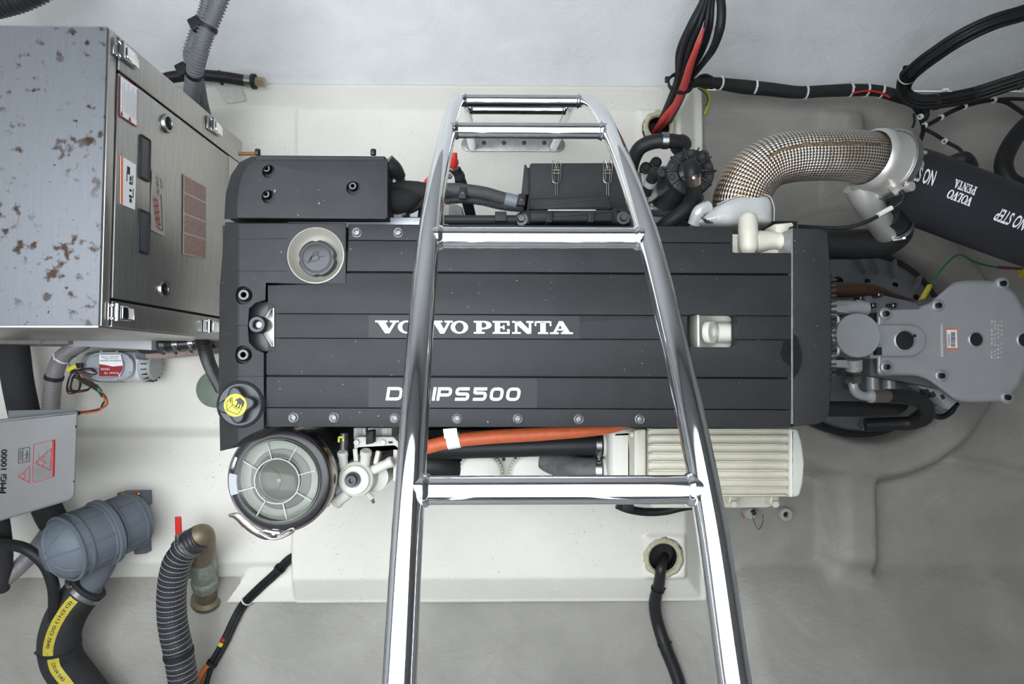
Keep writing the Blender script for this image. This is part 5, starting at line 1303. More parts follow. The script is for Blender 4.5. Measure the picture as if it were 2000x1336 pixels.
# ---- hoses along the lower engine side
h, pa = hose('fireproof_hose', 'orange fire sleeve hose along the lower engine edge', 'hose', [W(788, 886, .54), W(808, 880, .56), W(835, 873, .57), W(880, 862, .58), W(950, 854, .58), W(1050, 848, .58), W(1140, 843, .58), W(1195, 838, .57), W(1230, 828, .55)], [14*S(.57)]*2 + [13.5*S(.57)] * 4 + [11 * S(.57), 8 * S(.57), 6 * S(.57)], orange, n=22, sub=10)
bm = nb(); ring_on(bm, pa, pa.len * .245, 14.2 * S(.57), .030, .0012, 24); obj('white_band', bm, label_w, h)
c = W(877, 844, .60); bm = nb(); add_prism(bm, [W(x, y, .602) for x, y in ((865, 838), (892, 836), (894, 855), (868, 857))][::-1], .001); obj('white_tab', bm, label_w, h)
h, pa = hose('coolant_hose', 'thick black coolant hose under orange sleeve, clamped to cream housing', 'hose', [W(800, 874, .43), W(860, 876, .44), W(950, 874, .45), W(1050, 871, .46), (W(1120, 869, .47)), W(1190, 868, .47)], 20.5 * S(.46), rubber, n=24)
clamp(h, pa, pa.len - .030, 20.8 * S(.46))
h, pa = hose('coolant_hose', 'grey elbow hose below the black coolant hose at cream housing', 'hose', [W(1060, 900, .38), W(1090, 905, .40), W(1120, 916, .44), W(1150, 918, .46), W(1192, 918, .47)], [.030, .034, .034, .031, .030], mat('grey_rubber', (.12,.12,.115), .6, var=.4, vscale=40), n=24)
clamp(h, pa, pa.len - .028, .0315)
h, pa = hose('rubber_hose', 'black hose lying behind ladder rung left of white oil filters', 'hose', [W(790, 905, .40), W(840, 908, .40), W(880, 915, .38), W(905, 930, .34)], .036, rubber, n=20)
for px, lab in ((937, 'white spin-on oil filter nearer the fuel filter'), (1040, 'white spin-on oil filter nearer the cream cooler')):
    t = thing('oil_filter', lab, 'oil filter', W(px, 925, .12), 'oil filters under the engine edge'); q = S(.40); p = W(px, 928, .40)
    bm = nb(); add_lathe(bm, [(38 * q, -.28), (38 * q, -.02), (44 * q, -.012), (44 * q, -.006), (41 * q, .001), (36 * q, .004), (0, .004)], p, n=44); obj('canister', bm, creamclean, t)
    bm = nb()
    for k in range(44):
        a = 2 * math.pi * k / 44; add_box(bm, p + Vector((math.cos(a) * 43.5 * q, math.sin(a) * 43.5 * q, -.012)), (.004, .005, .014), a)
    obj('grip_ring', bm, creamclean, t)
bm = nb(); add_prism(bm, ppoly([(966, 888), (1008, 888), (1000, 920), (1002, 960), (972, 960), (978, 920)][::-1], .36), .2, .004); o = obj('filter_bracket', bm, cream, ENG)
bm = nb(); add_lathe(bm, [(0, .001), (.004, .001), (.005, 0)], W(984, 897, .36), n=12); obj('hole', bm, darkpl, o)
bm = nb(); add_prism(bm, ppoly([(780, 838), (1195, 838), (1195, 900), (1080, 945), (780, 930)][::-1], .30), .18, .01); obj('crankcase', bm, darkpl, ENG)
h, pa = hose('cable', 'black sheathed cable sagging under the finned cooler', 'cable', [W(1205, 986, .20), W(1225, 994, .20), W(1262, 1000, .19), W(1300, 998, .19), W(1335, 990, .20), W(1380, 985, .22)], .012, rubber, n=14)
bm = nb(); add_box(bm, W(1226, 991, .21), (.035, .022, .016), -.1, .004); obj('connector', bm, darkpl, h)

# ---- air filter with clear lid
def airfilter():
    z = .60; q = S(z); c = W(548, 936, z)
    t = thing('air_filter', 'round air filter with clear ribbed lid and steel clamp band', 'air filter', W(560, 925, .1))
    ax = Vector((-.02, -.03, 1)).normalized()
    bm = nb(); add_lathe(bm, [(0, -.35), (92 * q, -.35), (99 * q, -.06), (100 * q, -.02), (97 * q, -.012)], c, ax, 56); obj('canister', bm, coverS, t)
    bm = nb(); add_lathe(bm, [(97 * q, -.03), (102 * q, -.03), (102.5 * q, .0), (99 * q, .006), (95 * q, .002), (96 * q, -.006), (97 * q, -.03)], c, ax, 64); bnd = obj('clamp_band', bm, mat('pinkish_steel', (.55,.49,.46), .28, 1., var=.3, vscale=50), t)
    bm = nb(); add_lathe(bm, [(95 * q, -.02), (95 * q, .006), (88 * q, .010), (80 * q, .008), (79 * q, -.01)], c, ax, 56); obj('lid_gasket', bm, coverS, t)
    # inside: pale pleats and dark dusty core
    bm = nb(); add_lathe(bm, [(79 * q, -.02), (74 * q, -.025), (56 * q, -.018), (50 * q, -.02), (41 * q, -.018), (40 * q, -.05), (0, -.05)], c, ax, 56); el = obj('filter_element', bm, filt_in, t)
    bm = nb(); add_lathe(bm, [(41 * q, -.016), (36 * q, -.022), (10 * q, -.030), (0, -.030)], c, ax, 40); obj('core_disc', bm, filt_core, el)
    bm = nb(); add_lathe(bm, [(59 * q, -.0175), (57 * q, -.0135), (45 * q, -.0135), (43 * q, -.0165)], c, ax, 48); obj('inner_dark_ring', bm, mat('olive_grey', (.24,.24,.20), .5), el)  # darker olive-grey ring over the element
    a = c + Vector((-22 * q, -4 * q, -.028)); bm = nb(); add_lathe(bm, [(23 * q, -.002), (24 * q, .003), (22.5 * q, .003), (4 * q, -.03)], a, ax, 40); obj('inner_cone', bm, mat('olive_core', (.11,.11,.075), .5), el)
    bm = nb(); add_lathe(bm, [(0, .008), (.004, .008), (.006, .002), (.006, 0)], c + Vector((-4 * q, -2 * q, -.026)), ax, 16); obj('wing_nut', bm, filt_in, el)
    # lid
    bm = nb(); add_lathe(bm, [(80 * q, .004), (80 * q, .012), (77 * q, .016), (46 * q, .018), (42 * q, .0165), (0, .017), (0, .0145), (42 * q, .014), (76 * q, .0135), (78 * q, .004), (80 * q, .004)], c, ax, 64); lid = obj('clear_lid', bm, glassy, t)
    rm = mat('lid_rib', (.78,.80,.76), .15, trans=.6)
    bm = nb(); add_lathe(bm, [(43 * q, .014), (43.5 * q, .021), (41.5 * q, .021), (41 * q, .014)], c, ax, 56); obj('lid_ring', bm, rm, lid)
    for k in range(8):
        an = R(45 * k + 15); d = Vector((math.cos(an), math.sin(an), 0)); bm = nb(); add_box(bm, c + d * 58.5 * q + Vector((0, 0, .019)), (33 * q, .0030, .005), Matrix.Rotation(an, 3, 'Z'), .001); obj('lid_rib', bm, rm, lid)
    bm = nb(); add_lathe(bm, [(95 * q, .004), (96 * q, .010), (80 * q, .014), (78 * q, .010)], c, ax, 10, a0=R(172), a1=R(198), up=(0, 1, 0)); obj('lid_latch_tape', bm, mat('frosted_tape', (.62,.63,.66), .3, alpha=.6), lid)
    for px, py, an in ((620, 886, -.95), (459, 905, 1.15)):
        bm = nb(); add_box(bm, W(px, py, z + .004), (.030, .012, .008), an, .002); obj('band_joint', bm, steelx, bnd)
    # over-centre catch at the lower left
    bm = nb(); add_tube(bm, [W(447, 1006, z - .01), W(462, 1008, z - .01), W(478, 1022, z - .01), W(498, 1038, z - .01), W(520, 1046, z - .01), W(540, 1043, z - .01)], [.003, .008, .009, .008, .010, .008], n=10, flat=.5); ct = obj('catch_lever', bm, mat('brown_steel', (.30,.25,.23), .35, .9, var=.4, vscale=60), bnd)
    bm = nb(); add_tube(bm, [W(505, 1040, z), W(528, 1052, z), W(550, 1050, z), W(574, 1036, z), W(572, 1032, z), W(548, 1044, z)], .0028, n=8); obj('catch_wire', bm, mat('pinkish_steel', (0,0,0)), ct)
    bm = nb(); add_prism(bm, round_poly(ppoly([(507, 1036), (545, 1031), (547, 1046), (520, 1049)][::-1], z), .004), .008, .002); obj('catch_plate', bm, steelx, ct)
    bm = nb(); add_lathe(bm, [(0, .004), (.004, .003), (.004, 0)], W(534, 1044, z), n=12); obj('rivet', bm, chrome, ct)
airfilter()
bm = nb(); add_prism(bm, round_poly(ppoly([(470, 860), (520, 838), (660, 838), (662, 900), (640, 960), (600, 930), (520, 850)][::-1], .45), .02), .30, .02, 4)
o = obj('intake_duct', bm, coverS, ENG)

# ---- cream fuel filter head
def fuel():
    z = .56; q = S(z)
    t = thing('fuel_filter', 'cream fuel filter head with pipe stubs between air filter and ladder', 'fuel filter', W(700, 930, .1))
    p = W(694, 937, z - .01)
    bm = nb(); add_lathe(bm, [(0, -.36), (36 * q, -.36), (38 * q, -.05), (34 * q, -.02), (34 * q, -.004), (31 * q, .0), (29 * q, -.003), (27 * q, .006), (20 * q, .009), (15 * q, .006), (0, .006)], p, n=44); hd = obj('filter_head', bm, creamclean, t)
    bm = nb(); add_lathe(bm, [(0, .012), (4 * q, .012), (5 * q, .018), (9 * q, .018), (10 * q, .013), (14 * q, .014), (15 * q, .008), (15.5 * q, .0)], W(690, 936, z - .008), n=28); obj('primer_button', bm, coverS, t)
    bm = nb(); add_lathe(bm, [(0, -.30), (30 * q, -.30), (30 * q, -.04), (0, -.03)], W(722, 938, z - .02), n=30); obj('filter_can', bm, creamclean, t)
    def stub(a, b, r, nm='pipe_stub', m=creamclean, collar=True):
        bm = nb(); A, B = W(*a), W(*b); add_tube(bm, [A, B], r, n=18, sub=1)
        if collar: add_lathe(bm, [(r, -.010), (r * 1.15, -.009), (r * 1.15, 0), (r * .9, .003), (0, .003)], B, B - A, 18)
        return obj(nm, bm, m, t)
    stub((672, 915, z - .03), (669, 884, z - .01), .0110); stub((712, 915, z - .03), (715, 882, z - .01), .0120)
    stub((725, 920, z - .03), (766, 901, z - .02), .0115); stub((682, 962, z - .03), (656, 982, z - .04), .0135); stub((715, 962, z - .03), (726, 972, z - .04), .0070, collar=False)
    stub((724, 970, z - .04), (729, 980, z - .045), .0035, 'bleed_nipple', mat('brass_plug', (0,0,0)))
    for x, y, an in ((697, 888, .1), (738, 892, -.2)):
        bm = nb(); add_box(bm, W(x, y, z - .04), (.012, .034, .03), an, .004); obj('rib', bm, creamclean, hd)
    bm = nb(); add_prism(bm, round_poly(ppoly([(691, 858), (700, 853), (768, 853), (779, 864), (779, 880), (770, 872), (700, 876), (691, 890)][::-1], z - .03), .003), .02, .003); br = obj('mounting_bracket', bm, creamclean, t)
    bm = nb(); add_prism(bm, ppoly([(690, 836), (764, 836), (764, 858), (690, 858)][::-1], z - .06), .15, .003); obj('bracket_wall', bm, creamclean, t)
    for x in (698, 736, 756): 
        bm = nb(); add_prism(bm, ppoly([(x, 836), (x + 9, 836), (x + 9, 852), (x, 852)][::-1], z - .057), .004, .001); obj('pocket_shade', bm, mat('shade_blue_grey', (.36,.38,.40), .5), t)  # thin plates coloured as the shade of pockets in the wall
    for x, y in ((697, 864), (749, 864)):
        bm = nb(); hexprism(bm, W(x, y, z - .03), (0, 0, 1), .0075, .006); obj('hex_bolt', bm, creamclean, br)
    bm = nb(); add_box(bm, W(763, 864, z - .03), (.010, .005, .003)); obj('slot', bm, darkpl, br)
    bm = nb(); add_prism(bm, ppoly([(768, 876), (779, 880), (774, 940), (768, 940)][::-1], z - .05), .006, .001); obj('side_arm', bm, creamclean, br)
    bm = nb(); add_prism(bm, round_poly(ppoly([(714, 842), (729, 841), (729, 866), (714, 869)][::-1], z), .003), .03, .003); obj('black_connector', bm, darkpl, t)
    tube('connector_lead', [W(717, 836, z), W(716, 842, z), W(718, 850, z)], .003, darkpl, t, n=8)
    bm = nb(); add_tube(bm, [W(672, 846, z), W(671, 878, z)], .009, n=14, sub=1); bc = obj('black_connector', bm, mat('smoky_connector', (.05,.05,.055), .2), t)
    bm = nb()
    for dx, dy, w_, h_ in ((0, -4, .013, .004), (-5, 1, .004, .011), (4, 0, .004, .009)): add_box(bm, W(667 + dx, 858 + dy, z + .008), (w_, h_, .004))
    obj('yellow_lock', bm, yellow, bc)
    tube('drain_lead', [W(662, 915, .45), W(655, 940, .42), W(648, 965, .40)], .002, tie_w, t, n=6)
    bm = nb(); add_box(bm, W(637, 985, .50), (.014, .010, .02), 0, .002); obj('bracket_foot', bm, darkpl, t)
fuel()

# ================================================================== machinery along the upper engine edge
def ebox():
    t = thing('electronics_box', 'dark grey plastic box with two wire clips behind the ladder', 'electronics box', W(1135, 370, .2))
    z = .52
    bm = nb(); add_prism(bm, round_poly(ppoly([(1035, 318), (1232, 317), (1236, 408), (1032, 410)][::-1], z), .006), .26, .005, 3); obj('box_body', bm, plastic, t)
    bm = nb(); add_prism(bm, ppoly([(1024, 322), (1027, 320), (1030, 327), (1036, 327), (1036, 380), (1018, 380)][::-1], z - .02), .20, .002); obj('side_rail', bm, plastic, t)
    for x in (1087, 1187):
        bm = nb(); zz = z + .004
        P = lambda px, py, dz=0.: W(px, py, zz + dz)
        for lines in ([(x - 8, 316), (x - 8, 345), (x - 6, 356), (x + 6, 356), (x + 8, 345), (x + 8, 316), (x + 5, 313), (x + 2, 322), (x, 330)],
                      [(x - 8, 316), (x - 5, 313), (x - 2, 322), (x, 330)], [(x - 7, 332), (x + 7, 332)], [(x - 7, 338), (x + 7, 338)], [(x - 4, 325), (x - 4, 354)], [(x + 4, 325), (x + 4, 354)], [(x - 2, 356), (x - 2, 382)], [(x + 2, 356), (x + 2, 382)]):
            add_tube(bm, [P(a, b, .004) for a, b in lines], .0012, n=6, sub=3)
        obj('wire_clip', bm, mat('clip_wire', (.52,.49,.42), .3, 1.), t)
    zf = .62
    bm = nb(); add_prism(bm, round_poly(ppoly([(1033, 386), (1190, 384), (1194, 408), (1033, 410)][::-1], zf - .02), .004), .08, .004, 3); obj('rear_shelf', bm, plastic, t)
    bm = nb(); add_prism(bm, round_poly(ppoly([(1008, 424), (1016, 412), (1034, 410), (1200, 409), (1212, 418), (1232, 424), (1234, 436), (1008, 437)][::-1], zf), .004), .10, .004, 3); fu = obj('front_unit', bm, plastic, t)
    bm = nb(); add_prism(bm, round_poly(ppoly([(1034, 411), (1198, 410), (1198, 432), (1034, 433)][::-1], zf + .02), .006), .03, .006, 3); obj('front_lid', bm, plastic, fu)
    bm = nb(); add_prism(bm, ppoly([(1070, 409), (1164, 409), (1164, 411.5), (1070, 411.5)][::-1], zf + .024), .004, .0005); obj('bright_edge', bm, mat('pale_edge', (.5,.5,.5), .4), fu)
    for x in (1073, 1155):
        bm = nb(); add_prism(bm, round_poly(ppoly([(x - 8, 411), (x + 8, 411), (x + 6, 434), (x - 6, 434)][::-1], zf + .026), .003), .03, .003); obj('lid_lug', bm, plastic, fu)
    for x, y in ((1018, 428), (1217, 426)):
        bm = nb(); hexprism(bm, W(x, y, zf), (0, 0, 1), .009, .010); add_lathe(bm, [(.015, -.001), (.015, .002), (0, .002)], W(x, y, zf), n=18); obj('hex_bolt', bm, bolt_m, fu)
ebox()

def harness():
    t = thing('wiring_harness', 'black cloth-wrapped wiring harness between belt cover and electronics box', 'wiring harness', W(880, 390, .5))
    def seg(name, pts, r, m=loom, **k): return tube(name, [W(*p) for p in pts], r, m, t, **k)
    seg('thick_boot', [(758, 385, .66), (775, 392, .665), (795, 388, .66), (812, 378, .65)], [.024, .030, .026, .020], n=18)
    seg('loom_branch', [(770, 366, .66), (795, 368, .665), (815, 371, .66), (835, 374, .655), (860, 374, .65), (885, 374, .65)], [.014, .017, .019, .018, .016, .014], n=16)
    seg('loom_branch', [(775, 415, .64), (800, 408, .645), (820, 398, .645), (845, 388, .64)], .011, n=14)
    seg('loom_branch', [(825, 425, .60), (828, 405, .62), (834, 390, .63)], .011, n=14)
    seg('grey_sleeve', [(772, 414, .652), (790, 409, .654)], .0125, mat('grey_tape', (.36,.37,.39), .5), n=14, sub=1)
    seg('grey_sleeve', [(767, 423, .65), (786, 421, .65)], .0105, mat('grey_tape', (0,0,0)), n=14, sub=1)
    seg('main_loom', [(870, 370, .65), (895, 370, .655), (920, 373, .655), (950, 378, .65), (985, 388, .645), (1020, 396, .64)], .014, mat('grey_black_loom', (.045,.045,.046), .7, bump=.4, bscale=900, bdist=.001), n=18)
    seg('grey_sleeve', [(986, 388.5, .646), (1009, 394, .643)], .0150, mat('grey_tape2', (.17,.18,.20), .45), n=18, sub=1)
    seg('corrugated_tube', [(870, 392, .64), (905, 390, .645), (940, 394, .645), (980, 403, .64), (1022, 408, .64)], .0082, plastic, n=14, corr=(.005, .0018))
    for x, y, dy in ((904, 378, 0), (1019, 391, 0)):
        bm = nb(); add_box(bm, W(x, y, .668), (.017, .026, .012), -.1, .003); c = obj('loom_clip', bm, darkpl, t)
        bm = nb(); add_box(bm, W(x, y - 2, .674), (.008, .008, .003), -.1, .001); obj('clip_pad', bm, coverS, c)
    seg('plug_block', [(868, 383, .642), (898, 385, .642)], .014, coverS, n=4, sub=1)
    tube('red_wire', [W(826, 362, .66), W(833, 352, .66), W(845, 342, .65), W(856, 336, .63)], .0035, red_m, t, n=8)
harness()

def dipstick():
    t = thing('dipstick', 'red-handled dipstick on white bracket behind the left ladder rail', 'dipstick', W(890, 430, .3))
    bm = nb(); add_lathe(bm, [(0, .0), (.013, .002), (.017, .010), (.014, .018), (0, .020)], W(882, 320, .52), (.15, .1, 1), 20); add_tube(bm, [W(884, 322, .53), W(886, 308, .545), W(885, 299, .55)], [.011, .009, .010], n=14); obj('red_handle', bm, red_m, t)
    bm = nb(); add_prism(bm, round_poly(ppoly([(868, 332), (887, 330), (889, 358), (880, 372), (876, 440), (864, 440)][::-1], .50), .004), .008, .002); br = obj('white_bracket', bm, creamclean, t)
    for x, y, r in ((879, 334, .004), (878, 345, .007)):
        bm = nb(); hexprism(bm, W(x, y, .50), (0, 0, 1), r, .005); obj('bolt', bm, bolt_m, br)
    tube('guide_tube', [W(889, 330, .50), W(900, 355, .48), W(910, 385, .46), W(920, 425, .42)], .014, rubber, t, n=14)
    bm = nb(); ring_on(bm, o_path[[k for k in o_path if k.startswith('guide_tube')][-1]], .02, .014, .012, .002); obj('sleeve', bm, plastic, t)
dipstick()
def rail():
    t = thing('fuel_rail', 'straight black pipe with square clip along upper engine cover edge', 'pipe', W(935, 428, .5))
    tube('pipe', [W(868, 429, .64), W(1010, 429, .64)], .0100, plastic, t, n=16, sub=1)
    bm = nb(); add_box(bm, W(978, 425, .645), (.026, .022, .024), 0, .002); obj('square_clip', bm, plastic, t)
rail()
bm = nb(); add_prism(bm, ppoly([(876, 398), (890, 398), (903, 404), (904, 424), (876, 424)][::-1], .30), .28, .004)
o = obj('mount_foot', bm, mat('grey_casting', (.42,.41,.37), .6, var=.3, vscale=60, specks=.8), ENG)

def rawpump():
    t = thing('sea_water_pump', 'round black ribbed sea water pump with hoses beside ladder', 'pump', W(1320, 370, .3))
    z = .62; q = S(z); f = W(1349, 335, z); b = W(1313, 385, .44); ax = (f - b).normalized(); L_ = (f - b).length; r = 48 * q
    bm = nb(); add_lathe(bm, [(0, 0), (r * .98, 0), (r * .96, L_ - .03), (r, L_ - .022), (r, L_ - .006), (r * .95, L_), (r * .58, L_ + .002), (r * .54, L_ - .003), (r * .50, L_ + .004), (r * .2, L_ + .010), (0, L_ + .010)], b, ax, 44); bd = obj('pump_barrel', bm, coverS, t)
    F = frame(ax)
    for k in range(10):
        a = 2 * math.pi * k / 10 + .3; d = F @ Vector((math.cos(a), math.sin(a), 0))
        bm = nb(); add_lathe(bm, [(.0078, -.03), (.0078, .002), (.0062, .0035), (.0055, .002), (0, .002)], f + d * r * .80, ax, 18); obj('bolt_boss', bm, plastic, bd)
        a += math.pi / 10; d = F @ Vector((math.cos(a), math.sin(a), 0)); Q = Matrix((d, ax.cross(d), ax)).transposed()
        bm = nb(); add_box(bm, f + d * r * .72 + ax * .003, (r * .62, .0028, .010), Q, .0008); obj('radial_rib', bm, coverS, bd)
    for k in range(3):
        a = 2 * math.pi * k / 3 + .9; d = F @ Vector((math.cos(a), math.sin(a), 0)); bm = nb(); add_lathe(bm, [(.013, -.02), (.013, .0), (.010, .003), (.006, .003), (.006, -.004), (0, -.004)], f + d * r * 1.06 - ax * .02, ax, 18); obj('lug', bm, plastic, bd)
    # elbow outlet and its hose
    pts = [f + ax * .004, W(1350, 322, .66), W(1351, 335, .672), W(1352, 352, .665), W(1355, 375, .64), W(1350, 395, .62), W(1332, 416, .60), W(1305, 436, .58), W(1290, 448, .56)]
    bm = nb(); pa = add_tube(bm, pts, [.012, .015, .0165, .0165, .0180, .0185, .0185, .0185, .0185], n=22, sub=8); ho = obj('outlet_hose', bm, rubber, t)
    xc = min(range(len(pa.c)), key=lambda i: (pa.c[i] - W(1352, 352, .665)).length); bm = nb(); ring_on(bm, pa, pa.d[xc], .0168, .017, .002, 24)
    cc, tt, nn, bb = pa.at(pa.d[xc]); add_box(bm, cc + Vector((0, 0, .020)), (.014, .010, .005), 0, .002); obj('hose_clamp', bm, mat('rose_clamp', (.55,.46,.41), .3, 1.), ho)
    bm = nb(); pa = add_tube(bm, [W(1232, 336, .52), W(1238, 310, .56), W(1250, 289, .585), W(1272, 278, .60), W(1300, 275, .61), W(1335, 278, .60)], [.0165, .0165, .017, .017, .0165, .016], n=22); ih = obj('inlet_hose', bm, rubber, t)
    bm = nb(); ring_on(bm, pa, pa.len * .74, .0168, .014, .002, 24); obj('hose_clamp', bm, steelx, ih)
    bm = nb(); add_lathe(bm, [(0, 0), (.020, 0), (.022, .01), (.020, .030), (.012, .036), (0, .036)], W(1322, 290, .57), (W(1338, 276, .6) - W(1322, 290, .57)), 24); obj('inlet_cup', bm, coverS, t)
    bm = nb(); add_prism(bm, round_poly(ppoly([(1250, 330), (1262, 318), (1280, 312), (1290, 330), (1292, 380), (1262, 400), (1256, 372)][::-1], .50), .006), .05, .005); ba = obj('mounting_arm', bm, mat('cast_grey', (.36,.35,.31), .5, .4, var=.4, vscale=60), t)
    for x, y in ((1261, 328), (1281, 318)):
        bm = nb(); add_lathe(bm, [(.014, -.01), (.014, .004), (.011, .006), (0, .006)], W(x, y, .505), n=18); hexprism(bm, W(x, y, .511), (0, 0, 1), .009, .006); obj('hex_bolt', bm, darkpl, ba)
    tube('sensor', [W(1262, 378, .50), W(1270, 356, .53), W(1281, 334, .56)], [.013, .013, .015], coverS, t, n=16)
    bm = nb(); add_tube(bm, [W(1268, 362, .522), W(1272, 353, .534)], .015, n=16, sub=1); obj('sensor_collar', bm, mat('grey_collar', (.35,.35,.33), .5), t)
    tube('corrugated_tube', [W(1195, 410, .58), W(1230, 412, .58), W(1270, 416, .57), W(1312, 418, .56)], .0075, plastic, t, n=12, corr=(.005, .0018))
    bm = nb(); add_prism(bm, ppoly([(1262, 400), (1320, 412), (1330, 428), (1300, 440), (1262, 432)][::-1], .46), .1, .006); obj('pump_foot', bm, alu_d, t)
    bm = nb(); add_prism(bm, round_poly(ppoly([(1264, 398), (1284, 404), (1284, 414), (1266, 412)][::-1], .5), .004), .04, .003); obj('foot_lug', bm, MATS['cast_grey'], t)
    tube('thin_lead', [W(1335, 425, .58), W(1350, 432, .58), W(1356, 440, .57)], .005, rubber, t, n=8)
rawpump()

# ================================================================== cables on the upper and right hull
def topbundle():
    t = thing('cable_bundle', 'thick bundle of black and red cables entering the upper cable hole', 'cables', W(1288, 245, -.02))
    mid = [(1395, -60, .42), (1382, 0, .40), (1368, 50, .36), (1350, 100, .28), (1334, 150, .20), (1322, 190, .12), (1305, 225, .05), (1292, 250, -.06)]
    spread = [6, 10, 22, 24, 10, 12, 11, 9]
    random.seed(3)
    for k in range(9):
        a = 2 * math.pi * k / 9 + .4; pts = []
        for (x, y, z), s in zip(mid, spread): pts.append(W(x + s * math.cos(a) * .95 + random.uniform(-1, 1), y + 3 * math.sin(a), z + s * .0012 * math.sin(a)))
        tube('cable', pts, random.choice((.0065, .008, .0095)), rubber, t, n=10, sub=7)
    tube('red_cable', [W(1375, 55, .40), W(1366, 80, .39), W(1349, 125, .31), W(1337, 165, .22), (W(1325, 195, .15)), W(1308, 225, .075), W(1288, 252, -.04)], [.003, .007, .0105, .0125, .0125, .011, .010], redc, t, n=14)
    tube('red_cable', [W(1352, 118, .27), W(1340, 155, .20), W(1322, 195, .13), W(1298, 228, .07), W(1276, 258, -.04)], [.006, .009, .010, .009, .008], redc, t, n=14)
    tube('loop_cable', [W(1400, -40, .42), W(1409, 15, .42), W(1406, 55, .40), W(1394, 92, .35), W(1374, 122, .27), W(1352, 150, .19)], [.010, .012, .013, .011, .009, .008], rubber, t, n=14)
    c = W(1330, 162, .19); bm = nb(); add_lathe(bm, [(.036, -.006), (.040, -.006), (.040, .006), (.036, .006)], c, W(1334, 150, .20) - W(1322, 190, .12), 20); add_box(bm, c + Vector((-.042, .01, 0)), (.014, .018, .012), 0, .003); obj('strap', bm, darkpl, t)
topbundle()
for (px, py, rr, lab) in ((1288, 247, 25, 'yellowed sealant ring around the upper cable hole'), (1296, 1090, 31, 'crusty yellowed sealant ring around the lower cable hole')):
    bm = nb(); q = S(.015); p = W(px, py, .014); n = 40; rg = []
    for i in range(n):
        a = 2 * math.pi * i / n; j = random.uniform(-1.5, 2.5)
        rg.append([p + Vector((math.cos(a) * r_, math.sin(a) * r_, h_)) for r_, h_ in (((rr - 3) * q, -.05), ((rr - 3) * q, .002), ((rr + 1) * q, .007), ((rr + 5 + j) * q, .004), ((rr + 7 + j) * q, -.003))])
    vv = [[bm.verts.new(p_) for p_ in r_] for r_ in rg]
    for i in range(n):
        for j in range(4): bm.faces.new((vv[i][j], vv[(i + 1) % n][j], vv[(i + 1) % n][j + 1], vv[i][j + 1]))
    gr_ = tag(obj('hole_grommet', bm, grease, None, 60), lab, 'grommet')
    bm = nb(); add_lathe(bm, [((rr - 2.5) * q, .0), ((rr - 3.2) * q, -.02), ((rr - 3.2) * q, -.06), (0, -.06)], p, n=32); obj('dark_bore_disc', bm, darkpl, gr_)  # black disc stands in for the shade inside the hole

def rightloom():
    t = thing('cable_loom', 'black taped cable loom with white ties along the back wall', 'cables', W(1550, 180, .03))
    base = [(1335, 168, .10), (1370, 160, .09), (1400, 162, .07), (1450, 168, .05), (1500, 172, .05), (1560, 180, .05), (1610, 178, .05), (1660, 176, .05), (1710, 177, .05), (1750, 185, .05), (1790, 195, .05)]
    o = tube('main_cable', [W(*p) for p in base], [.013, .015, .017, .020, .018, .019, .019, .020, .018, .017, .014], loom, t, n=16); pa = o_path[o.name]
    tube('second_cable', [W(x, y + 6 + 4 * math.sin(i), z - .008) for i, (x, y, z) in enumerate(base[2:])], .010, rubber, t, n=12)
    tube('red_wire', [W(1665, 182, .072), W(1690, 178, .075), W(1715, 180, .075), W(1738, 190, .07)], .0032, red_m, t, n=8)
    tube('loop', [W(1392, 172, .09), W(1366, 166, .095), W(1362, 154, .10), W(1375, 147, .10), W(1390, 152, .095), W(1396, 162, .09)], .005, rubber, t, n=10)
    for px in (1400, 1476, 1572, 1660, 1694, 1720):
        i = min(range(len(pa.c)), key=lambda k: abs((pa.c[k] - W(px, 172, .05)).x)); tie(t, pa, pa.d[i], .0205, tie_w, .006)
    tube('earth_wire', [W(1350, 160, .10), W(1368, 170, .08), W(1380, 178, .05), W(1386, 192, .01), W(1383, 206, -.03), W(1377, 222, -.06)], .0042, yellow, t, n=8)
    tube('earth_wire', [W(1364, 172, .075), W(1377, 182, .045), W(1382, 194, .01), W(1379, 206, -.03)], .003, green_m, t, n=8)
rightloom()
def bigloop():
    t = thing('cable_bundle', 'curving bundle of many black cables looping at top right', 'cables', W(1800, 190, .05))
    mid = [(2080, -8, .42), (2000, 24, .42), (1940, 42, .40), (1880, 70, .36), (1830, 102, .30), (1790, 132, .24), (1766, 160, .16), (1768, 186, .12), (1795, 200, .12), (1850, 196, .14), (1910, 184, .16), (1960, 168, .20), (2000, 155, .23), (2080, 122, .28)]
    o = None; random.seed(11)
    for k in range(10):
        a = 2 * math.pi * k / 10; s = 12 if k % 2 else 7; pts = []
        for i, (x, y, z) in enumerate(mid):
            j = min(i + 1, len(mid) - 1); i0 = max(i - 1, 0); d = Vector((mid[j][0] - mid[i0][0], mid[j][1] - mid[i0][1])).normalized(); nx, ny = -d.y, d.x
            pts.append(W(x + nx * s * math.cos(a), y + ny * s * math.cos(a), z + s * .0014 * math.sin(a)))
        c = tube('cable', pts, .0068, rubber, t, n=8, sub=6)
    P0 = Path([W(*p) for p in mid], 8)
    for px, py, m in ((1895, 62, darkpl), (1780, 122, darkpl), (1772, 142, darkpl), (1800, 200, tie_w), (1848, 196, darkpl), (1985, 160, darkpl)):
        i = min(range(len(P0.c)), key=lambda k: (P0.c[k] - W(px, py, .2)).length); bm = nb(); ring_on(bm, P0, P0.d[i], .022, .012 if m is darkpl else .005, .0025, 20)
        cc, tt, nn, bb = P0.at(P0.d[i]); add_box(bm, cc + bb * .024, (.012, .012, .012), frame(tt), .002); obj('strap', bm, m, t)
    bm = nb(); add_box(bm, W(1846, 176, .15), (.018, .010, .012), .1, .002); obj('mount_clip', bm, tie_w, t)
bigloop()
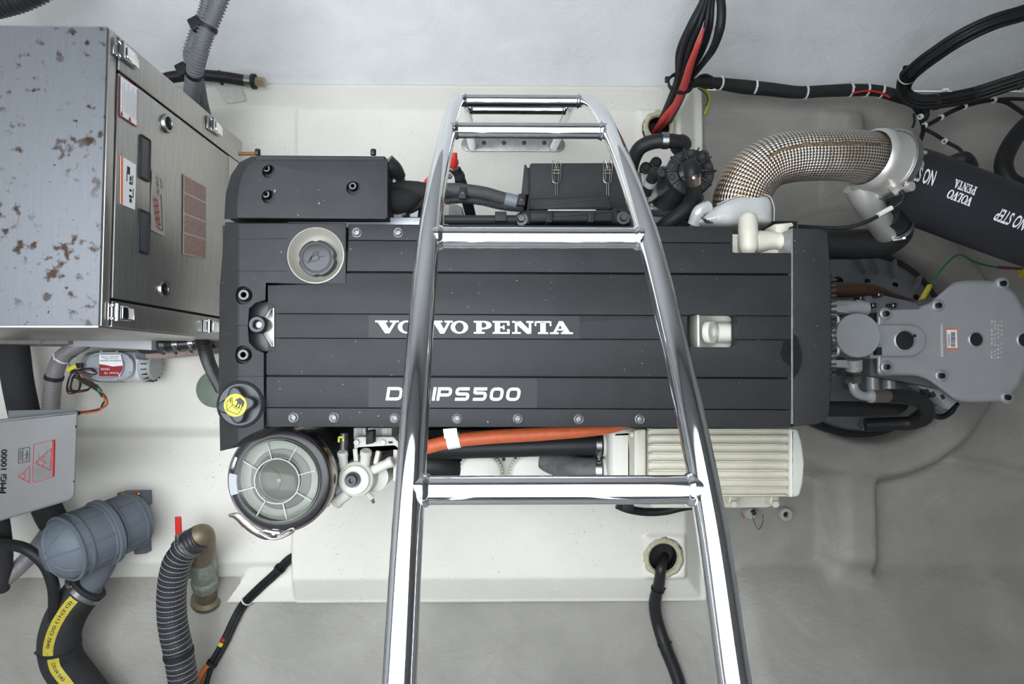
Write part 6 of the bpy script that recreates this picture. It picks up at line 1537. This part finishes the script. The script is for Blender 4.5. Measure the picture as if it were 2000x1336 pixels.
def thin():
    t = thing('branch_cables', 'thin black cables branching down above the exhaust hose', 'cables', W(1800, 230, .1))
    def c(*p, r=.0055): return tube('cable', [W(*q) for q in p], r, rubber, t, n=8)
    c((1785, 205, .12), (1797, 222, .10), (1805, 232, .10), (1810, 222, .11), (1800, 206, .12), r=.009)
    c((1795, 225, .10), (1803, 248, .09), (1799, 268, .10), (1787, 290, .12), r=.006); c((1806, 250, .09), (1800, 270, .10), (1792, 290, .12))
    c((1803, 250, .09), (1825, 262, .10), (1850, 278, .14), (1872, 290, .20), (1882, 302, .24)); c((1802, 248, .10), (1820, 240, .10), (1850, 222, .11), (1885, 207, .12), (1935, 196, .12), (1965, 200, .11), (1990, 215, .10), (2020, 235, .10), r=.007)
    c((1935, 196, .12), (1970, 193, .12), (2030, 196, .12), r=.006); c((1785, 222, .10), (1786, 238, .09), (1782, 250, .08), r=.004)
    for x, y, z in ((1838, 229, .11), (1884, 208, .125), (1941, 195, .13), (1806, 245, .10), (1845, 276, .14), (1798, 228, .11)):
        bm = nb(); add_lathe(bm, [(.006, -.004), (.009, -.004), (.009, .004), (.006, .004)], W(x, y, z), (1, .4, 0), 12); obj('cable_tie', bm, tie_w, t)
    bm = nb(); add_tube(bm, [W(1850, 316, .42), W(1880, 312, .44), W(1898, 325, .42)], [.012, .022, .016], n=14); obj('rubber_boot', bm, rubber, t)
    bm = nb(); add_tube(bm, [W(1850, 316, .42), W(1845, 317, .42)], .006, n=10, sub=1); obj('boot_tip', bm, steelx, t)
thin()
h, pa = hose('rubber_hose', 'thick black hose forming a C curve at right edge', 'hose', [W(2030, 225, .14), W(1998, 250, .16), W(1970, 290, .18), W(1960, 325, .19), W(1972, 352, .20), W(2000, 366, .21), W(2060, 378, .21), W(2150, 390, .22)], .024, rubber, n=20)
h, pa = hose('sheathed_cable', 'black cable leaving the lower cable hole toward bottom edge', 'cable', [W(1300, 1085, -.10), W(1297, 1090, -.02), W(1291, 1110, .022), W(1287, 1140, .0), W(1279, 1180, -.04), OS(1284, 1215, .02), OS(1300, 1265, .02), OS(1318, 1310, .02), OS(1340, 1380, .02), OS(1362, 1460, .02), OS(1372, 1550, .02)], [.013, .014, .0165, .018, .020, .020, .021, .0205, .020, .020, .020], mat('cable_sheath', (.016,.016,.017), .45, bump=.15, bscale=400), n=18)
for f in (.26, .50): tie(h, pa, pa.len * f, .0205, darkpl, .008)
bm = nb(); c = W(1535, 1005, -.06); q = S(-.06); add_lathe(bm, [(5 * q, -.03), (5 * q, .0), (6 * q, .004), (12 * q, .003), (13 * q, -.01)], c, n=28); o = tag(obj('drain_plug', bm, mat('grey_fitting', (.42,.41,.37), .5)), 'small round grey hull fitting with dark centre below finned cooler', 'fitting')
bm = nb(); add_lathe(bm, [(5 * q, -.004), (0, -.006)], c, n=16); obj('dark_bore_disc', bm, darkpl, o)
t = thing('hull_sensor', 'small white hull sensor with wire loop under finned cooler', 'sensor', W(1470, 1005, -.08))
c = W(1466, 1003, -.05); bm = nb(); add_lathe(bm, [(12 * q, -.03), (12 * q, .0), (10 * q, .006), (6 * q, .008), (0, .008)], c, n=24); obj('body', bm, MATS['grey_fitting'], t)
bm = nb(); add_tube(bm, [W(1470, 997, -.03), W(1474, 1005, -.03)], .007, n=12, sub=1); obj('stem', bm, plastic, t)
tube('wire', [W(1470, 1010, -.04), W(1475, 1025, -.05), W(1482, 1034, -.06), (W(1489, 1022, -.05)), W(1490, 1005, -.04)], .001, darkpl, t, n=6)
bm = nb(); add_prism(bm, ppoly([(1448, 1003), (1458, 1003), (1453, 1014)][::-1], -.06), .004); obj('orange_tag', bm, mat('rust_orange', (.40,.14,.04), .5), t)
